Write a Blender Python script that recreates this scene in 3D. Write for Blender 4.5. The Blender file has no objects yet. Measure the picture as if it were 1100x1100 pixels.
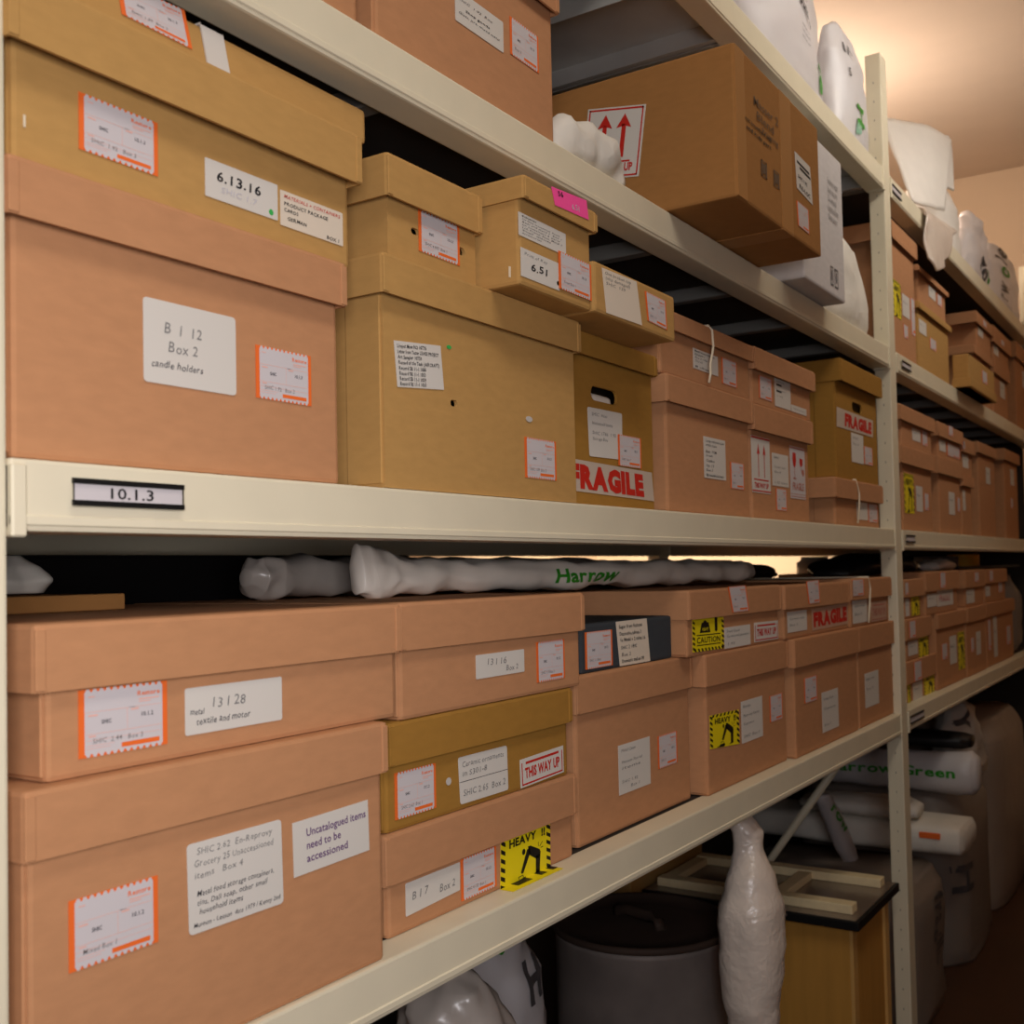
# Museum store: two bays of cream steel shelving filled with archive boxes, wrapped objects and bags.
# World: X runs along the shelf front, Y into the shelf, Z up, metres, floor at z = 0.
import bpy, bmesh, math, random
from mathutils import Vector, Matrix, noise
from mathutils.bvhtree import BVHTree
random.seed(7)
SC = bpy.context.scene
COL = SC.collection

# ------------------------------------------------------------------ materials
def s2l(c):
    return tuple(((v/255)/12.92 if v/255 <= .04045 else (((v/255)+.055)/1.055)**2.4) for v in c)+(1,)
MATS = {}
def mat(name, rgb, rough=.6, metal=0, spec=.3, noise_amt=0, noise_scale=30, stretch=(1,1,1), bump=0, bump_scale=200, emit=0, transl=0, crumple=0, stain=0):
    if name in MATS: return MATS[name]
    m = bpy.data.materials.new(name); m.use_nodes = True
    nt = m.node_tree; N = nt.nodes; L = nt.links
    bs = N['Principled BSDF']
    col = s2l(rgb)
    bs.inputs['Base Color'].default_value = col
    bs.inputs['Roughness'].default_value = rough
    bs.inputs['Metallic'].default_value = metal
    bs.inputs['Specular IOR Level'].default_value = spec
    tc = N.new('ShaderNodeTexCoord'); mp = N.new('ShaderNodeMapping')
    mp.inputs['Scale'].default_value = stretch
    L.new(tc.outputs['Object'], mp.inputs['Vector'])
    if noise_amt:
        nz = N.new('ShaderNodeTexNoise'); nz.inputs['Scale'].default_value = noise_scale; nz.inputs['Detail'].default_value = 6
        L.new(mp.outputs[0], nz.inputs['Vector'])
        rmp = N.new('ShaderNodeMapRange'); rmp.inputs[1].default_value = .25; rmp.inputs[2].default_value = .75
        rmp.inputs[3].default_value = 1-noise_amt; rmp.inputs[4].default_value = 1+noise_amt
        L.new(nz.outputs['Fac'], rmp.inputs[0])
        mx = N.new('ShaderNodeVectorMath'); mx.operation = 'MULTIPLY'
        mx.inputs[0].default_value = col[:3]
        L.new(rmp.outputs[0], mx.inputs[1])
        out = mx.outputs[0]
        if stain:
            n2 = N.new('ShaderNodeTexNoise'); n2.inputs['Scale'].default_value = 4; n2.inputs['Detail'].default_value = 3
            L.new(tc.outputs['Object'], n2.inputs['Vector'])
            r2 = N.new('ShaderNodeMapRange'); r2.inputs[1].default_value = .35; r2.inputs[2].default_value = .7
            r2.inputs[3].default_value = 1+stain*.4; r2.inputs[4].default_value = 1-stain
            L.new(n2.outputs['Fac'], r2.inputs[0])
            m2 = N.new('ShaderNodeVectorMath'); m2.operation = 'MULTIPLY'
            L.new(out, m2.inputs[0]); L.new(r2.outputs[0], m2.inputs[1]); out = m2.outputs[0]
        L.new(out, bs.inputs['Base Color'])
    hgt = None
    if bump:
        b1 = N.new('ShaderNodeTexNoise'); b1.inputs['Scale'].default_value = bump_scale; b1.inputs['Detail'].default_value = 4
        L.new(mp.outputs[0], b1.inputs['Vector']); hgt = b1.outputs['Fac']; dist, st = .001, bump
    if crumple:
        v = N.new('ShaderNodeTexVoronoi'); v.inputs['Scale'].default_value = crumple
        nz3 = N.new('ShaderNodeTexNoise'); nz3.inputs['Scale'].default_value = crumple*.7
        L.new(tc.outputs['Object'], nz3.inputs['Vector'])
        ad = N.new('ShaderNodeVectorMath'); ad.operation = 'MULTIPLY_ADD'; ad.inputs[1].default_value = (.25,.25,.25)
        L.new(nz3.outputs['Color'], ad.inputs[0]); L.new(tc.outputs['Object'], ad.inputs[2])
        L.new(ad.outputs[0], v.inputs['Vector']); hgt = v.outputs['Distance']; dist, st = (.0035 if crumple > 20 else .006), .4
    if hgt:
        bp = N.new('ShaderNodeBump'); bp.inputs['Strength'].default_value = st; bp.inputs['Distance'].default_value = dist
        L.new(hgt, bp.inputs['Height']); L.new(bp.outputs[0], bs.inputs['Normal'])
    if emit:
        bs.inputs['Emission Color'].default_value = col; bs.inputs['Emission Strength'].default_value = emit
    if transl:
        tr = N.new('ShaderNodeBsdfTranslucent'); tr.inputs['Color'].default_value = col
        ms = N.new('ShaderNodeMixShader'); ms.inputs[0].default_value = transl
        L.new(bs.outputs[0], ms.inputs[1]); L.new(tr.outputs[0], ms.inputs[2])
        L.new(ms.outputs[0], N['Material Output'].inputs['Surface'])
    MATS[name] = m
    return m

card = dict(rough=.85, spec=.12, noise_amt=.055, noise_scale=45, stretch=(1,1,2.6), bump=.18, bump_scale=420)
M = {
 'pink': mat('pinkish_brown_board', (188,136,96), **card),
 'kraft': mat('kraft_board', (186,144,85), **card),
 'olive': mat('olive_kraft_board', (162,118,52), **card),
 'carton': mat('shipping_carton_board', (164,116,66), **card),
 'slate': mat('slate_grey_board', (62,66,70), **card),
 'white': mat('white_carton_board', (208,203,200), **card),
 'inside': mat('hole_shade_board', (60,44,30), rough=.9),
 'steel': mat('cream_painted_steel', (226,216,188), rough=.42, spec=.4, noise_amt=.03, noise_scale=18, bump=.05, bump_scale=90),
 'slot': mat('slot_shadow', (96,90,78), rough=.9),
 'galv': mat('galvanised_sheet', (206,206,202), rough=.36, metal=.4, noise_amt=.1, noise_scale=9),
 'deck': mat('dark_deck_board', (58,52,46), rough=.8, noise_amt=.1, noise_scale=12, spec=.2),
 'bar': mat('tie_bar_steel', (120,118,112), rough=.5, metal=.3),
 'paper': mat('white_paper', (212,206,196), rough=.75, spec=.15),
 'lilac': mat('coated_label_paper', (204,197,197), rough=.6, spec=.2),
 'cream': mat('cream_paper', (222,208,188), rough=.75, spec=.15),
 'orange': mat('orange_ink', (236,110,44), rough=.6), 'paleorange': mat('pale_orange_ink', (232,176,160), rough=.6),
 'ink': mat('dark_ink', (52,52,60), rough=.6), 'pencil': mat('grey_pencil', (122,120,118), rough=.6),
 'bold': mat('black_marker', (28,28,32), rough=.6), 'faint': mat('faded_writing', (196,192,196), rough=.7),
 'red': mat('red_ink', (196,40,28), rough=.6), 'palered': mat('worn_red_ink', (186,120,104), rough=.6),
 'purple': mat('purple_ink', (98,58,112), rough=.6), 'grey': mat('grey_print', (110,88,68), rough=.7), 'greyink': mat('grey_carton_print', (128,124,124), rough=.7),
 'yellow': mat('yellow_sticker', (236,216,20), rough=.45, spec=.4), 'black': mat('black_print', (20,20,20), rough=.5),
 'pinknote': mat('neon_pink_paper', (255,84,160), rough=.7), 'green': mat('green_dot', (60,176,84), rough=.5),
 'tapewhite': mat('fragile_tape', (196,180,164), rough=.5), 'tapeclear': mat('fragile_tape_pale', (196,158,134), rough=.5),
 'plug': mat('grey_plug', (196,190,182), rough=.6), 'string': mat('white_string', (226,212,184), rough=.9),
 'tape': mat('brown_tape', (172,122,68), rough=.55, spec=.25),
 'bag': mat('white_plastic_bag', (226,222,222), rough=.34, spec=.5, crumple=9, transl=.22),
 'tubewhite': mat('white_wrapping_film', (232,222,208), rough=.36, spec=.5, crumple=11),
 'tissue': mat('white_tissue', (222,216,204), rough=.8, crumple=14),
 'bubble': mat('bubble_wrap', (212,198,184), rough=.3, spec=.6, crumple=26),
 'clearbag': mat('cloudy_polythene', (180,170,160), rough=.28, spec=.6, crumple=12),
 'darkbag': mat('black_plastic', (26,24,24), rough=.45, spec=.35, crumple=8),
 'greywrap': mat('grey_wrapped_polythene', (128,116,106), rough=.4, spec=.4, crumple=7),
 'brownwrap': mat('brown_tinted_wrap', (150,134,120), rough=.35, spec=.5, crumple=10),
 'foam': mat('white_foam_sheet', (230,224,214), rough=.7, noise_amt=.03, noise_scale=20),
 'zinc': mat('old_zinc', (124,114,108), rough=.6, metal=.25, noise_amt=.14, noise_scale=14, stain=.3),
 'rust': mat('brown_drum_lid', (62,47,38), rough=.75, noise_amt=.25, noise_scale=9, stain=.4),
 'ply': mat('yellow_plywood', (190,138,62), rough=.6, noise_amt=.08, noise_scale=8, stretch=(6,6,.6)),
 'plyedge': mat('pale_plywood_edge', (206,160,92), rough=.6, noise_amt=.06, noise_scale=30),
 'wood': mat('pale_bare_wood', (228,208,164), rough=.6, noise_amt=.06, noise_scale=14, stretch=(.5,5,5)),
 'glass': mat('grey_tray_top', (122,106,92), rough=.2, spec=.6),
 'rubber': mat('black_edging', (18,17,17), rough=.5),
 'brass': mat('brass_metal', (232,172,70), rough=.4, metal=.55),
 'greenfab': mat('dark_green_fabric', (44,66,40), rough=.9, noise_amt=.4, noise_scale=30),
 'print_green': mat('green_bag_print', (48,148,34), rough=.4), 'print_grey': mat('grey_bag_print', (76,74,76), rough=.4), 'print_pale': mat('pale_green_bag_print', (150,196,170), rough=.4),
 'wall': mat('cream_wall_paint', (214,190,162), rough=.9, noise_amt=.03, noise_scale=3), 'aislewall': mat('warm_aisle_wall', (140,108,80), rough=.9, noise_amt=.03, noise_scale=3),
 'ceil': mat('ceiling_board', (214,196,178), rough=.9, noise_amt=.02, noise_scale=4, stretch=(2,.6,1)),
 'floor': mat('dark_brown_floor', (70,44,28), rough=.5, noise_amt=.12, noise_scale=6),
 'lampmetal': mat('white_lamp_metal', (230,228,222), rough=.5), 'tube': mat('lamp_tube', (255,224,186), emit=3),
}

# ------------------------------------------------------------------ objects
ORG = {}      # world position of every object's origin
def empty(name, loc, label, cat, group=None):
    o = bpy.data.objects.new(name, None); COL.objects.link(o)
    o.location = loc; o.empty_display_size = .05
    ORG[o.name] = Vector(loc)
    tag(o, label, cat, group); return o
def tag(o, label, cat, group=None):
    o['label'] = label; o['category'] = cat
    if group: o['group'] = group
    return o
def struct(o):
    o['kind'] = 'structure'; return o

class MB:
    """collects polygons, builds one mesh object"""
    def __init__(s): s.v, s.f, s.m = [], [], []
    def poly(s, pts, m=0):
        i = len(s.v); s.v += [tuple(p) for p in pts]; s.f.append(list(range(i, i+len(pts)))); s.m.append(m)
    def mesh(s, vs, fs, m=0):
        i = len(s.v); s.v += [tuple(p) for p in vs]
        for f in fs: s.f.append([k+i for k in f]); s.m.append(m)
    def box(s, a, b, m=0):
        x0,y0,z0 = a; x1,y1,z1 = b
        V = [(x0,y0,z0),(x1,y0,z0),(x1,y1,z0),(x0,y1,z0),(x0,y0,z1),(x1,y0,z1),(x1,y1,z1),(x0,y1,z1)]
        s.mesh(V, [(0,3,2,1),(4,5,6,7),(0,1,5,4),(1,2,6,5),(2,3,7,6),(3,0,4,7)], m)
    def bevbox(s, a, b, r=.004, seg=2, m=0, skip_bottom=False):
        bm = bmesh.new(); bmesh.ops.create_cube(bm, size=1)
        for v in bm.verts:
            v.co = Vector([(a[i]+b[i])/2+v.co[i]*(b[i]-a[i]) for i in range(3)])
        bmesh.ops.bevel(bm, geom=bm.edges[:], offset=r, segments=seg, affect='EDGES', profile=.6)
        s.frombm(bm, m)
    def frombm(s, bm, m=0):
        bm.verts.index_update()
        s.mesh([v.co[:] for v in bm.verts], [[v.index for v in f.verts] for f in bm.faces], m); bm.free()
    def tube(s, pts, r, seg=8, m=0):
        pts = [Vector(p) for p in pts]; rings = []
        for i,p in enumerate(pts):
            t = (pts[min(i+1,len(pts)-1)]-pts[max(i-1,0)]).normalized()
            u = t.cross(Vector((.31,.92,.2))).normalized(); w = t.cross(u)
            rings.append([p+(u*math.cos(a)+w*math.sin(a))*r for a in [2*math.pi*k/seg for k in range(seg)]])
        V = [v for rg in rings for v in rg]; F = []
        for i in range(len(rings)-1):
            for k in range(seg):
                F.append((i*seg+k, i*seg+(k+1)%seg, (i+1)*seg+(k+1)%seg, (i+1)*seg+k))
        F.append(tuple(range(seg))[::-1]); F.append(tuple(range((len(rings)-1)*seg, len(rings)*seg)))
        s.mesh(V, F, m)
    def lathe(s, prof, c, seg=48, m=0):
        V, F = [], []
        for r,z in prof:
            for k in range(seg):
                a = 2*math.pi*k/seg; V.append((c[0]+r*math.cos(a), c[1]+r*math.sin(a), c[2]+z))
        for i in range(len(prof)-1):
            for k in range(seg):
                F.append((i*seg+k, i*seg+(k+1)%seg, (i+1)*seg+(k+1)%seg, (i+1)*seg+k))
        F.append(tuple(range(seg))[::-1]); F.append(tuple(range((len(prof)-1)*seg, len(prof)*seg)))
        s.mesh(V, F, m)
    def build(s, name, mats, parent=None, smooth=False, origin=None):
        me = bpy.data.meshes.new(name)
        if parent is not None: org = ORG[parent.name]
        elif origin is not None: org = Vector(origin)
        else: org = Vector((0,0,0))
        me.from_pydata([tuple(Vector(v)-org) for v in s.v], [], s.f)
        for m in (mats if isinstance(mats, (list,tuple)) else [mats]): me.materials.append(M[m] if isinstance(m, str) else m)
        for p,mi in zip(me.polygons, s.m): p.material_index = mi; p.use_smooth = smooth
        me.update()
        o = bpy.data.objects.new(name, me); COL.objects.link(o)
        if parent is not None: o.parent = parent
        else: o.location = org
        ORG[o.name] = org.copy()
        return o

# ------------------------------------------------------------------ lettering (built-in vector font, one glyph at a time)
GL = {}
def glyph(ch, bold):
    k = (ch, bold)
    if k in GL: return GL[k]
    cu = bpy.data.curves.new('g', 'FONT'); cu.body = ch; cu.size = 1; cu.resolution_u = 2; cu.offset = bold
    ob = bpy.data.objects.new('g', cu); COL.objects.link(ob)
    dg = bpy.context.evaluated_depsgraph_get(); dg.update()
    me = ob.evaluated_get(dg).to_mesh()
    vs = [(v.co.x, v.co.y) for v in me.vertices]; fs = [tuple(p.vertices) for p in me.polygons]
    ob.evaluated_get(dg).to_mesh_clear()
    bpy.data.objects.remove(ob); bpy.data.curves.remove(cu)
    if vs:
        adv = max(v[0] for v in vs)+max(.02, min(v[0] for v in vs))
        if ch in '.,1Iil|!': adv += .02
    else: adv = .26
    GL[k] = (vs, fs, adv); return GL[k]
def text2d(s, bold=0, shear=0, jit=0):
    """polygons of a line of text, cap height ~.72 units"""
    V, F, x = [], [], 0
    rg = random.Random(s)
    for ch in s:
        if ch == ' ': x += .3; continue
        vs, fs, adv = glyph(ch, bold)
        i = len(V); dy = rg.uniform(-jit, jit); sc = 1+rg.uniform(-jit, jit)
        V += [(x+(vx+shear*vy)*sc, vy*sc+dy) for vx,vy in vs]; F += [tuple(k+i for k in f) for f in fs]
        x += adv*sc+(.03 if jit else 0)
    return V, F, x

# ------------------------------------------------------------------ labels on flat faces
class Quad:
    def __init__(s, q, lift=0):
        s.q = [Vector(v) for v in q]
        s.n = (s.q[1]-s.q[0]).cross(s.q[0]-s.q[3]).normalized()   # outward for TL,TR,BR,BL seen from outside
        s.lift = lift
    def at(s, u, v, h=0):
        tl,tr,br,bl = s.q
        p = (bl*(1-u)+br*u)*(1-v)+(tl*(1-u)+tr*u)*v
        return p+s.n*(h+s.lift)
    @property
    def aspect(s): return (s.q[1]-s.q[0]).length/max(1e-6,(s.q[0]-s.q[3]).length)
def g_poly(mb, Q, pts, m=0, h=.0004): mb.poly([Q.at(u,v,h) for u,v in pts], m)
def g_rect(mb, Q, u0, v0, u1, v1, m=0, h=.0004): g_poly(mb, Q, [(u0,v0),(u1,v0),(u1,v1),(u0,v1)], m, h)
def g_disc(mb, Q, u, v, r, m=0, h=.0004, ru=None, n=18):
    ru = ru or r/Q.aspect
    g_poly(mb, Q, [(u+ru*math.cos(2*math.pi*k/n), v+r*math.sin(2*math.pi*k/n)) for k in range(n)], m, h)
def g_text(mb, Q, s, u, v, hgt, m=0, width=None, bold=0, shear=0, jit=0, h=.0006):
    V, F, W = text2d(s, bold, shear, jit)
    if not V: return
    sv = hgt/.72; su = (width/W) if width else sv/Q.aspect
    mb.mesh([Q.at(u+x*su, v+y*sv, h) for x,y in V], F, m)
def g_line(mb, Q, a, b, t, m=0, h=.0005):
    dx, dy = (b[0]-a[0])*Q.aspect, b[1]-a[1]; l = math.hypot(dx,dy) or 1
    nx, ny = -dy/l*t/2/Q.aspect, dx/l*t/2
    g_poly(mb, Q, [(a[0]+nx,a[1]+ny),(b[0]+nx,b[1]+ny),(b[0]-nx,b[1]-ny),(a[0]-nx,a[1]-ny)], m, h)
def rounded(r, asp):
    ru = r/asp; P = []
    for cx,cy,a0 in ((1-ru,1-r,0),(ru,1-r,90),(ru,r,180),(1-ru,r,270)):
        for k in range(4):
            a = math.radians(a0+30*k); P.append((cx+ru*math.cos(a), cy+r*math.sin(a)))
    return P
HAND = {'pencil':(.0,.12,.05), 'ink':(.004,.2,.06), 'bold':(.018,.06,.05), 'faint':(.01,.1,.04), 'red':(.006,.15,.05), 'purple':(.012,0,0), 'grey':(.004,0,0), 'fat':(.07,0,0)}
def writing(Q, parent, lines, bars=(), rule=None, name='handwriting', recolor=None):
    cols = sorted({l[4] for l in lines} | ({'bold'} if bars or rule else set()))
    if not cols: return
    mb = MB()
    for l in lines:
        s,u,v,hg,c = l[:5]; w = l[5] if len(l) > 5 else None
        bo,sh,ji = HAND[c]
        g_text(mb, Q, s, u, v, hg, cols.index(c), w, bo, sh, ji)
    for u,v,w in bars: g_rect(mb, Q, u, v, u+w, v+.07, cols.index('bold'))
    if rule: g_rect(mb, Q, 0, rule, 1, rule+.012, cols.index('bold'))
    names = [recolor if (recolor and c == 'grey') else {'fat':'red'}.get(c, c) for c in cols]
    return mb.build(name, names, parent)

def plate(Q, parent, name, material, pts=((0,0),(1,0),(1,1),(0,1)), h=0):
    mb = MB(); n = len(pts)
    top = [Q.at(u,v,h+.0002) for u,v in pts]; bot = [Q.at(u,v,h-.0003) for u,v in pts]
    mb.poly(top); mb.poly(bot[::-1])
    for i in range(n): mb.poly([bot[i],bot[(i+1)%n],top[(i+1)%n],top[i]])
    return mb.build(name, material, parent)

def lab_orange(Q, parent, texts, o):
    p = plate(Q, parent, 'orange_edged_label', 'orange')
    n = 12; a = .045; P = []
    for k in range(n):
        u0 = .075+.85*k/n; u1 = .075+.85*(k+1)/n
        P += [(u0,a),(u0+(u1-u0)*.25,0),(u0+(u1-u0)*.75,0)]
    P.append((.925,a))
    T = []
    for k in range(n):
        u0 = .925-.85*k/n; u1 = .925-.85*(k+1)/n
        T += [(u0,1-a),(u0+(u1-u0)*.25,1),(u0+(u1-u0)*.75,1)]
    T.append((.075,1-a))
    mb = MB()
    g_rect(mb, Q, .06, a, .94, 1-a, 0, .0004)
    for k in range(n):      # perforated teeth along both edges
        for y0,y1 in ((a,0),(1-a,1)):
            u0 = .06+.88*k/n; w = .88/n
            q = [(u0+w*.1,y0),(u0+w*.9,y0),(u0+w*.68,y1),(u0+w*.32,y1)]
            g_poly(mb, Q, q if y0 > y1 else q, 0, .0004)
    mb.build('serrated_paper', 'lilac', p)
    pr = MB(); h = .0006
    g_rect(pr, Q, .46, .075, .9, .145, 0, h)
    for (x0,y0,x1,y1) in ((.07,.655,.62,.662),(.55,.655,.93,.662),(.07,.33,.93,.337),(.525,.33,.53,.66),(.1,.595,.2,.62),(.57,.615,.66,.64),(.1,.29,.18,.312),(.1,.875,.17,.892),(.66,.755,.9,.775),(.66,.72,.8,.735),(.08,.16,.38,.168),(.08,.12,.34,.128),(.07,.24,.93,.246)):
        g_rect(pr, Q, x0, y0, x1, y1, 1, h)
    if texts:
        g_text(pr, Q, 'Restore', .64, .82, .075, 0, .27, .02)
        pr.build('orange_print', ['orange','paleorange'], p)
        w = MB()
        g_text(w, Q, 'SHIC', .24, .47, .06, 0, .11, .025); g_text(w, Q, '10.1.3' if Q.q[0].z > 1.3 else '10.1.2', .68, .5, .065, 0, .15, .015)
        for s in texts: g_text(w, Q, s, .14, .19, .075, 1, .1+.026*len(s), .004, .1, .05)
        w.build('handwriting', ['ink','pencil'], p)
    else:
        pr.build('orange_print', ['orange','paleorange'], p)

def lab_heavy(Q, parent, o):
    p = plate(Q, parent, 'yellow_heavy_sticker', 'yellow')
    mb = MB()
    for u0,u1 in ((0,.085),(.915,1)):
        for k in range(6):
            v = .02+k*.165
            if v+.15 <= 1.01: g_poly(mb, Q, [(u0,v+.07),(u1,v),(u1,v+.08),(u0,v+.15)])
    if o.get('full') or o.get('mini'):
        for k in range(7): g_poly(mb, Q, [(.06+k*.13,.92),(.12+k*.13,.92),(.16+k*.13,1),(.10+k*.13,1)])
    tv = .72 if o.get('full') else .79
    if not o.get('mini'):
        g_text(mb, Q, 'HEAVY', .15, tv, .155, 0, .55, .035); g_text(mb, Q, '!!', .8, tv, .155, 0, .09, .05)
    else:
        g_text(mb, Q, 'HEAVY !!', .15, .72, .15, 0, .7, .05)
    g_disc(mb, Q, .445, .61, .06)
    g_poly(mb, Q, [(.53,.68),(.56,.50),(.70,.36),(.78,.38),(.79,.47),(.77,.53),(.58,.68)])
    g_poly(mb, Q, [(.51,.63),(.39,.23),(.41,.19),(.44,.2),(.58,.55),(.56,.64)])
    g_poly(mb, Q, [(.69,.42),(.69,.08),(.77,.08),(.785,.43)])
    g_poly(mb, Q, [(.62,.04),(.77,.08),(.77,.13),(.69,.1)])
    g_poly(mb, Q, [(.2,.01),(.46,.01),(.49,.05),(.48,.11),(.32,.09),(.3,.05)])
    for a,b in (((.36,.1),(.34,.155)),((.34,.155),(.43,.16)),((.43,.16),(.44,.11)),((.74,.69),(.745,.6)),((.83,.67),(.77,.59)),((.84,.56),(.79,.555))):
        g_line(mb, Q, a, b, .016)
    mb.build('black_print', 'black', p)

def lab_caution(Q, parent, o):
    p = plate(Q, parent, 'yellow_caution_sticker', 'yellow'); mb = MB()
    for u0,u1 in ((0,.07),(.93,1)):
        for k in range(6): g_poly(mb, Q, [(u0,.08+k*.155),(u1,.02+k*.155),(u1,.1+k*.155),(u0,.155+k*.155)])
    for k in range(9): g_poly(mb, Q, [(.04+k*.108,.09),(.09+k*.108,.09),(.12+k*.108,0),(.07+k*.108,0)])
    g_poly(mb, Q, [(.22,.55),(.56,.55),(.5,.86),(.28,.86)]); g_poly(mb, Q, [(.33,.86),(.45,.86),(.42,.92),(.36,.92)])
    g_poly(mb, Q, [(.7,1),(.79,1),(.79,.6),(.745,.55),(.7,.6)])
    g_rect(mb, Q, .12, .47, .88, .5); g_rect(mb, Q, .12, .17, .88, .2)
    g_text(mb, Q, 'CAUTION', .12, .25, .18, 0, .76, .015)
    mb.build('black_print', 'black', p)
    y = MB(); g_text(y, Q, 'HEAVY', .29, .61, .1, 0, .2, .02, h=.0008); y.build('yellow_print', 'yellow', p)

def lab_wayup(Q, parent, o):
    red = 'palered' if o.get('faint') else 'red'
    p = plate(Q, parent, 'way_up_sticker', 'tapeclear' if o.get('faint') else 'paper'); mb = MB()
    g_rect(mb, Q, .12, .78, .88, .87); g_rect(mb, Q, .04, .06, .96, .12)
    g_rect(mb, Q, .03, .06, .05, .86); g_rect(mb, Q, .95, .06, .97, .86)
    g_text(mb, Q, 'THIS WAY UP', .1, .3, .36, 0, .8, .04)
    mb.build('red_print', red, p)

def lab_arrows(Q, parent, o, framed):
    p = plate(Q, parent, 'two_arrow_sticker', 'paper'); mb = MB()
    if framed:
        for a in ((.03,.955,.97,.98),(.03,.02,.97,.045),(.03,.02,.055,.98),(.945,.02,.97,.98)): g_rect(mb, Q, *a)
        xs = ((.33,.075,.13),(.66,.075,.13)); v0,v1 = .29,.9; tv,th = .1,.11; ln = (.18,.22,.82,.245)
    else:
        for a in ((0,.96,1,.99),(0,.02,1,.045)): g_rect(mb, Q, *a)
        xs = ((.36,.035,.08),(.68,.035,.08)); v0,v1 = .28,.88; tv,th = .09,.09; ln = (.1,.22,.9,.245)
    for x,w,hw in xs:
        g_rect(mb, Q, x-w/2, v0, x+w/2, v1-.15); g_poly(mb, Q, [(x-hw,v1-.2),(x,v1-.17),(x+hw,v1-.2),(x,v1)])
    g_rect(mb, Q, *ln); g_text(mb, Q, 'THIS WAY UP', .12, tv, th, 0, .76, .04)
    mb.build('red_print', 'red', p)

def lab_glass(Q, parent, o):
    p = plate(Q, parent, 'wine_glass_sticker', 'lilac'); mb = MB()
    for a in ((0,.955,1,.985),(0,.03,1,.045),(0,.08,1,.09)): g_rect(mb, Q, *a, 1)
    P = [(.18,.88),(.16,.74),(.2,.64),(.28,.58),(.36,.64),(.4,.74),(.38,.88)]
    g_poly(mb, Q, P, 0); g_rect(mb, Q, .265, .4, .295, .6, 1); g_rect(mb, Q, .18, .37, .38, .4, 1)
    g_poly(mb, Q, [(.64,.8),(.62,.7),(.7,.62),(.82,.66),(.84,.78)], 0); g_poly(mb, Q, [(.7,.62),(.76,.5),(.86,.44),(.94,.5),(.9,.6),(.8,.56)], 1)
    g_text(mb, Q, 'FRAGILE', .12, .17, .14, 1, .76, .03)
    mb.build('red_print', ['red','palered'], p)

def label(kind, q, texts, o, parent):
    Q = Quad(q, .0006*o.get('lift', 0))
    if kind == 'w':
        pts = rounded(o['round'], Q.aspect) if 'round' in o else ((0,0),(1,0),(1,1),(0,1))
        p = plate(Q, parent, 'paper_label', 'cream' if o.get('col') == 'cream' else 'paper', pts)
        writing(Q, p, texts, o.get('bars', ()), o.get('rule'))
        if 'dot' in o:
            mb = MB(); g_disc(mb, Q, o['dot'][0], o['dot'][1], .085); mb.build('green_dot', 'green', p)
    elif kind == 'o': lab_orange(Q, parent, texts, o)
    elif kind == 'h': lab_heavy(Q, parent, o)
    elif kind == 'c': lab_caution(Q, parent, o)
    elif kind == 't': lab_wayup(Q, parent, o)
    elif kind in ('T','T2'): lab_arrows(Q, parent, o, kind == 'T2')
    elif kind == 'F': lab_glass(Q, parent, o)
    elif kind == 'f':
        p = plate(Q, parent, 'fragile_tape', 'tapeclear' if o.get('clear') else 'tapewhite'); writing(Q, p, texts, name='red_lettering')
    elif kind == 'p':
        p = plate(Q, parent, 'sticky_note', 'pinknote'); writing(Q, p, texts)
    elif kind in ('d','g'):
        n = 18
        plate(Q, parent, 'green_dot' if kind == 'd' else 'hole_plug', 'green' if kind == 'd' else 'plug', [(.5+.5*math.cos(2*math.pi*k/n), .5+.5*math.sin(2*math.pi*k/n)) for k in range(n)])
    elif kind == 'st': plate(Q, parent, 'staple', 'string')
    elif kind == 'pr':
        wh = parent.get('category') == 'carton' and 'white' in parent['label'][:6]
        writing(Q, parent, texts, name='printed_text', recolor='greyink' if wh else None)
        for (a,b,c,d) in o.get('icons', ()):
            mb = MB()
            for r in ((a,b,c,b+.012),(a,d-.012,c,d),(a,b,a+.03,d),(c-.03,b,c,d)): g_rect(mb, Q, *r)
            g_poly(mb, Q, [((a+c)/2-.03,b+.04),((a+c)/2+.03,b+.04),((a+c)/2+.04,d-.03),((a+c)/2-.04,d-.03)])
            mb.build('printed_symbol', 'greyink' if wh else 'grey', parent)

# ------------------------------------------------------------------ boxes
def panel_with_holes(x0, x1, z0, z1, y, holes, t=.004):
    """front board with round or slot shaped cut-outs"""
    bm = bmesh.new(); loops = []
    def loop(pts):
        vs = [bm.verts.new((a,y,c)) for a,c in pts]
        for i in range(len(vs)): bm.edges.new((vs[i], vs[(i+1)%len(vs)]))
        return vs
    loop([(x0,z0),(x1,z0),(x1,z1),(x0,z1)])
    for hx0,hx1,hz0,hz1 in holes:
        w, h = hx1-hx0, hz1-hz0; r = min(w,h)/2; P = []
        for cx,cz,a0 in ((hx1-r,hz1-r,0),(hx0+r,hz1-r,90),(hx0+r,hz0+r,180),(hx1-r,hz0+r,270)):
            for k in range(6):
                a = math.radians(a0+18*k); P.append((cx+r*math.cos(a), cz+r*math.sin(a)))
        Q = [P[0]]
        for q in P[1:]:
            if math.hypot(q[0]-Q[-1][0], q[1]-Q[-1][1]) > 1e-5: Q.append(q)
        if math.hypot(Q[0][0]-Q[-1][0], Q[0][1]-Q[-1][1]) < 1e-5: Q.pop()
        loop(Q)
    bmesh.ops.triangle_fill(bm, use_beauty=True, edges=bm.edges[:])
    fs = bm.faces[:]
    r = bmesh.ops.extrude_face_region(bm, geom=fs)
    for g in r['geom']:
        if isinstance(g, bmesh.types.BMVert): g.co.y += t
    bmesh.ops.recalc_face_normals(bm, faces=bm.faces[:])
    return bm

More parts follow.
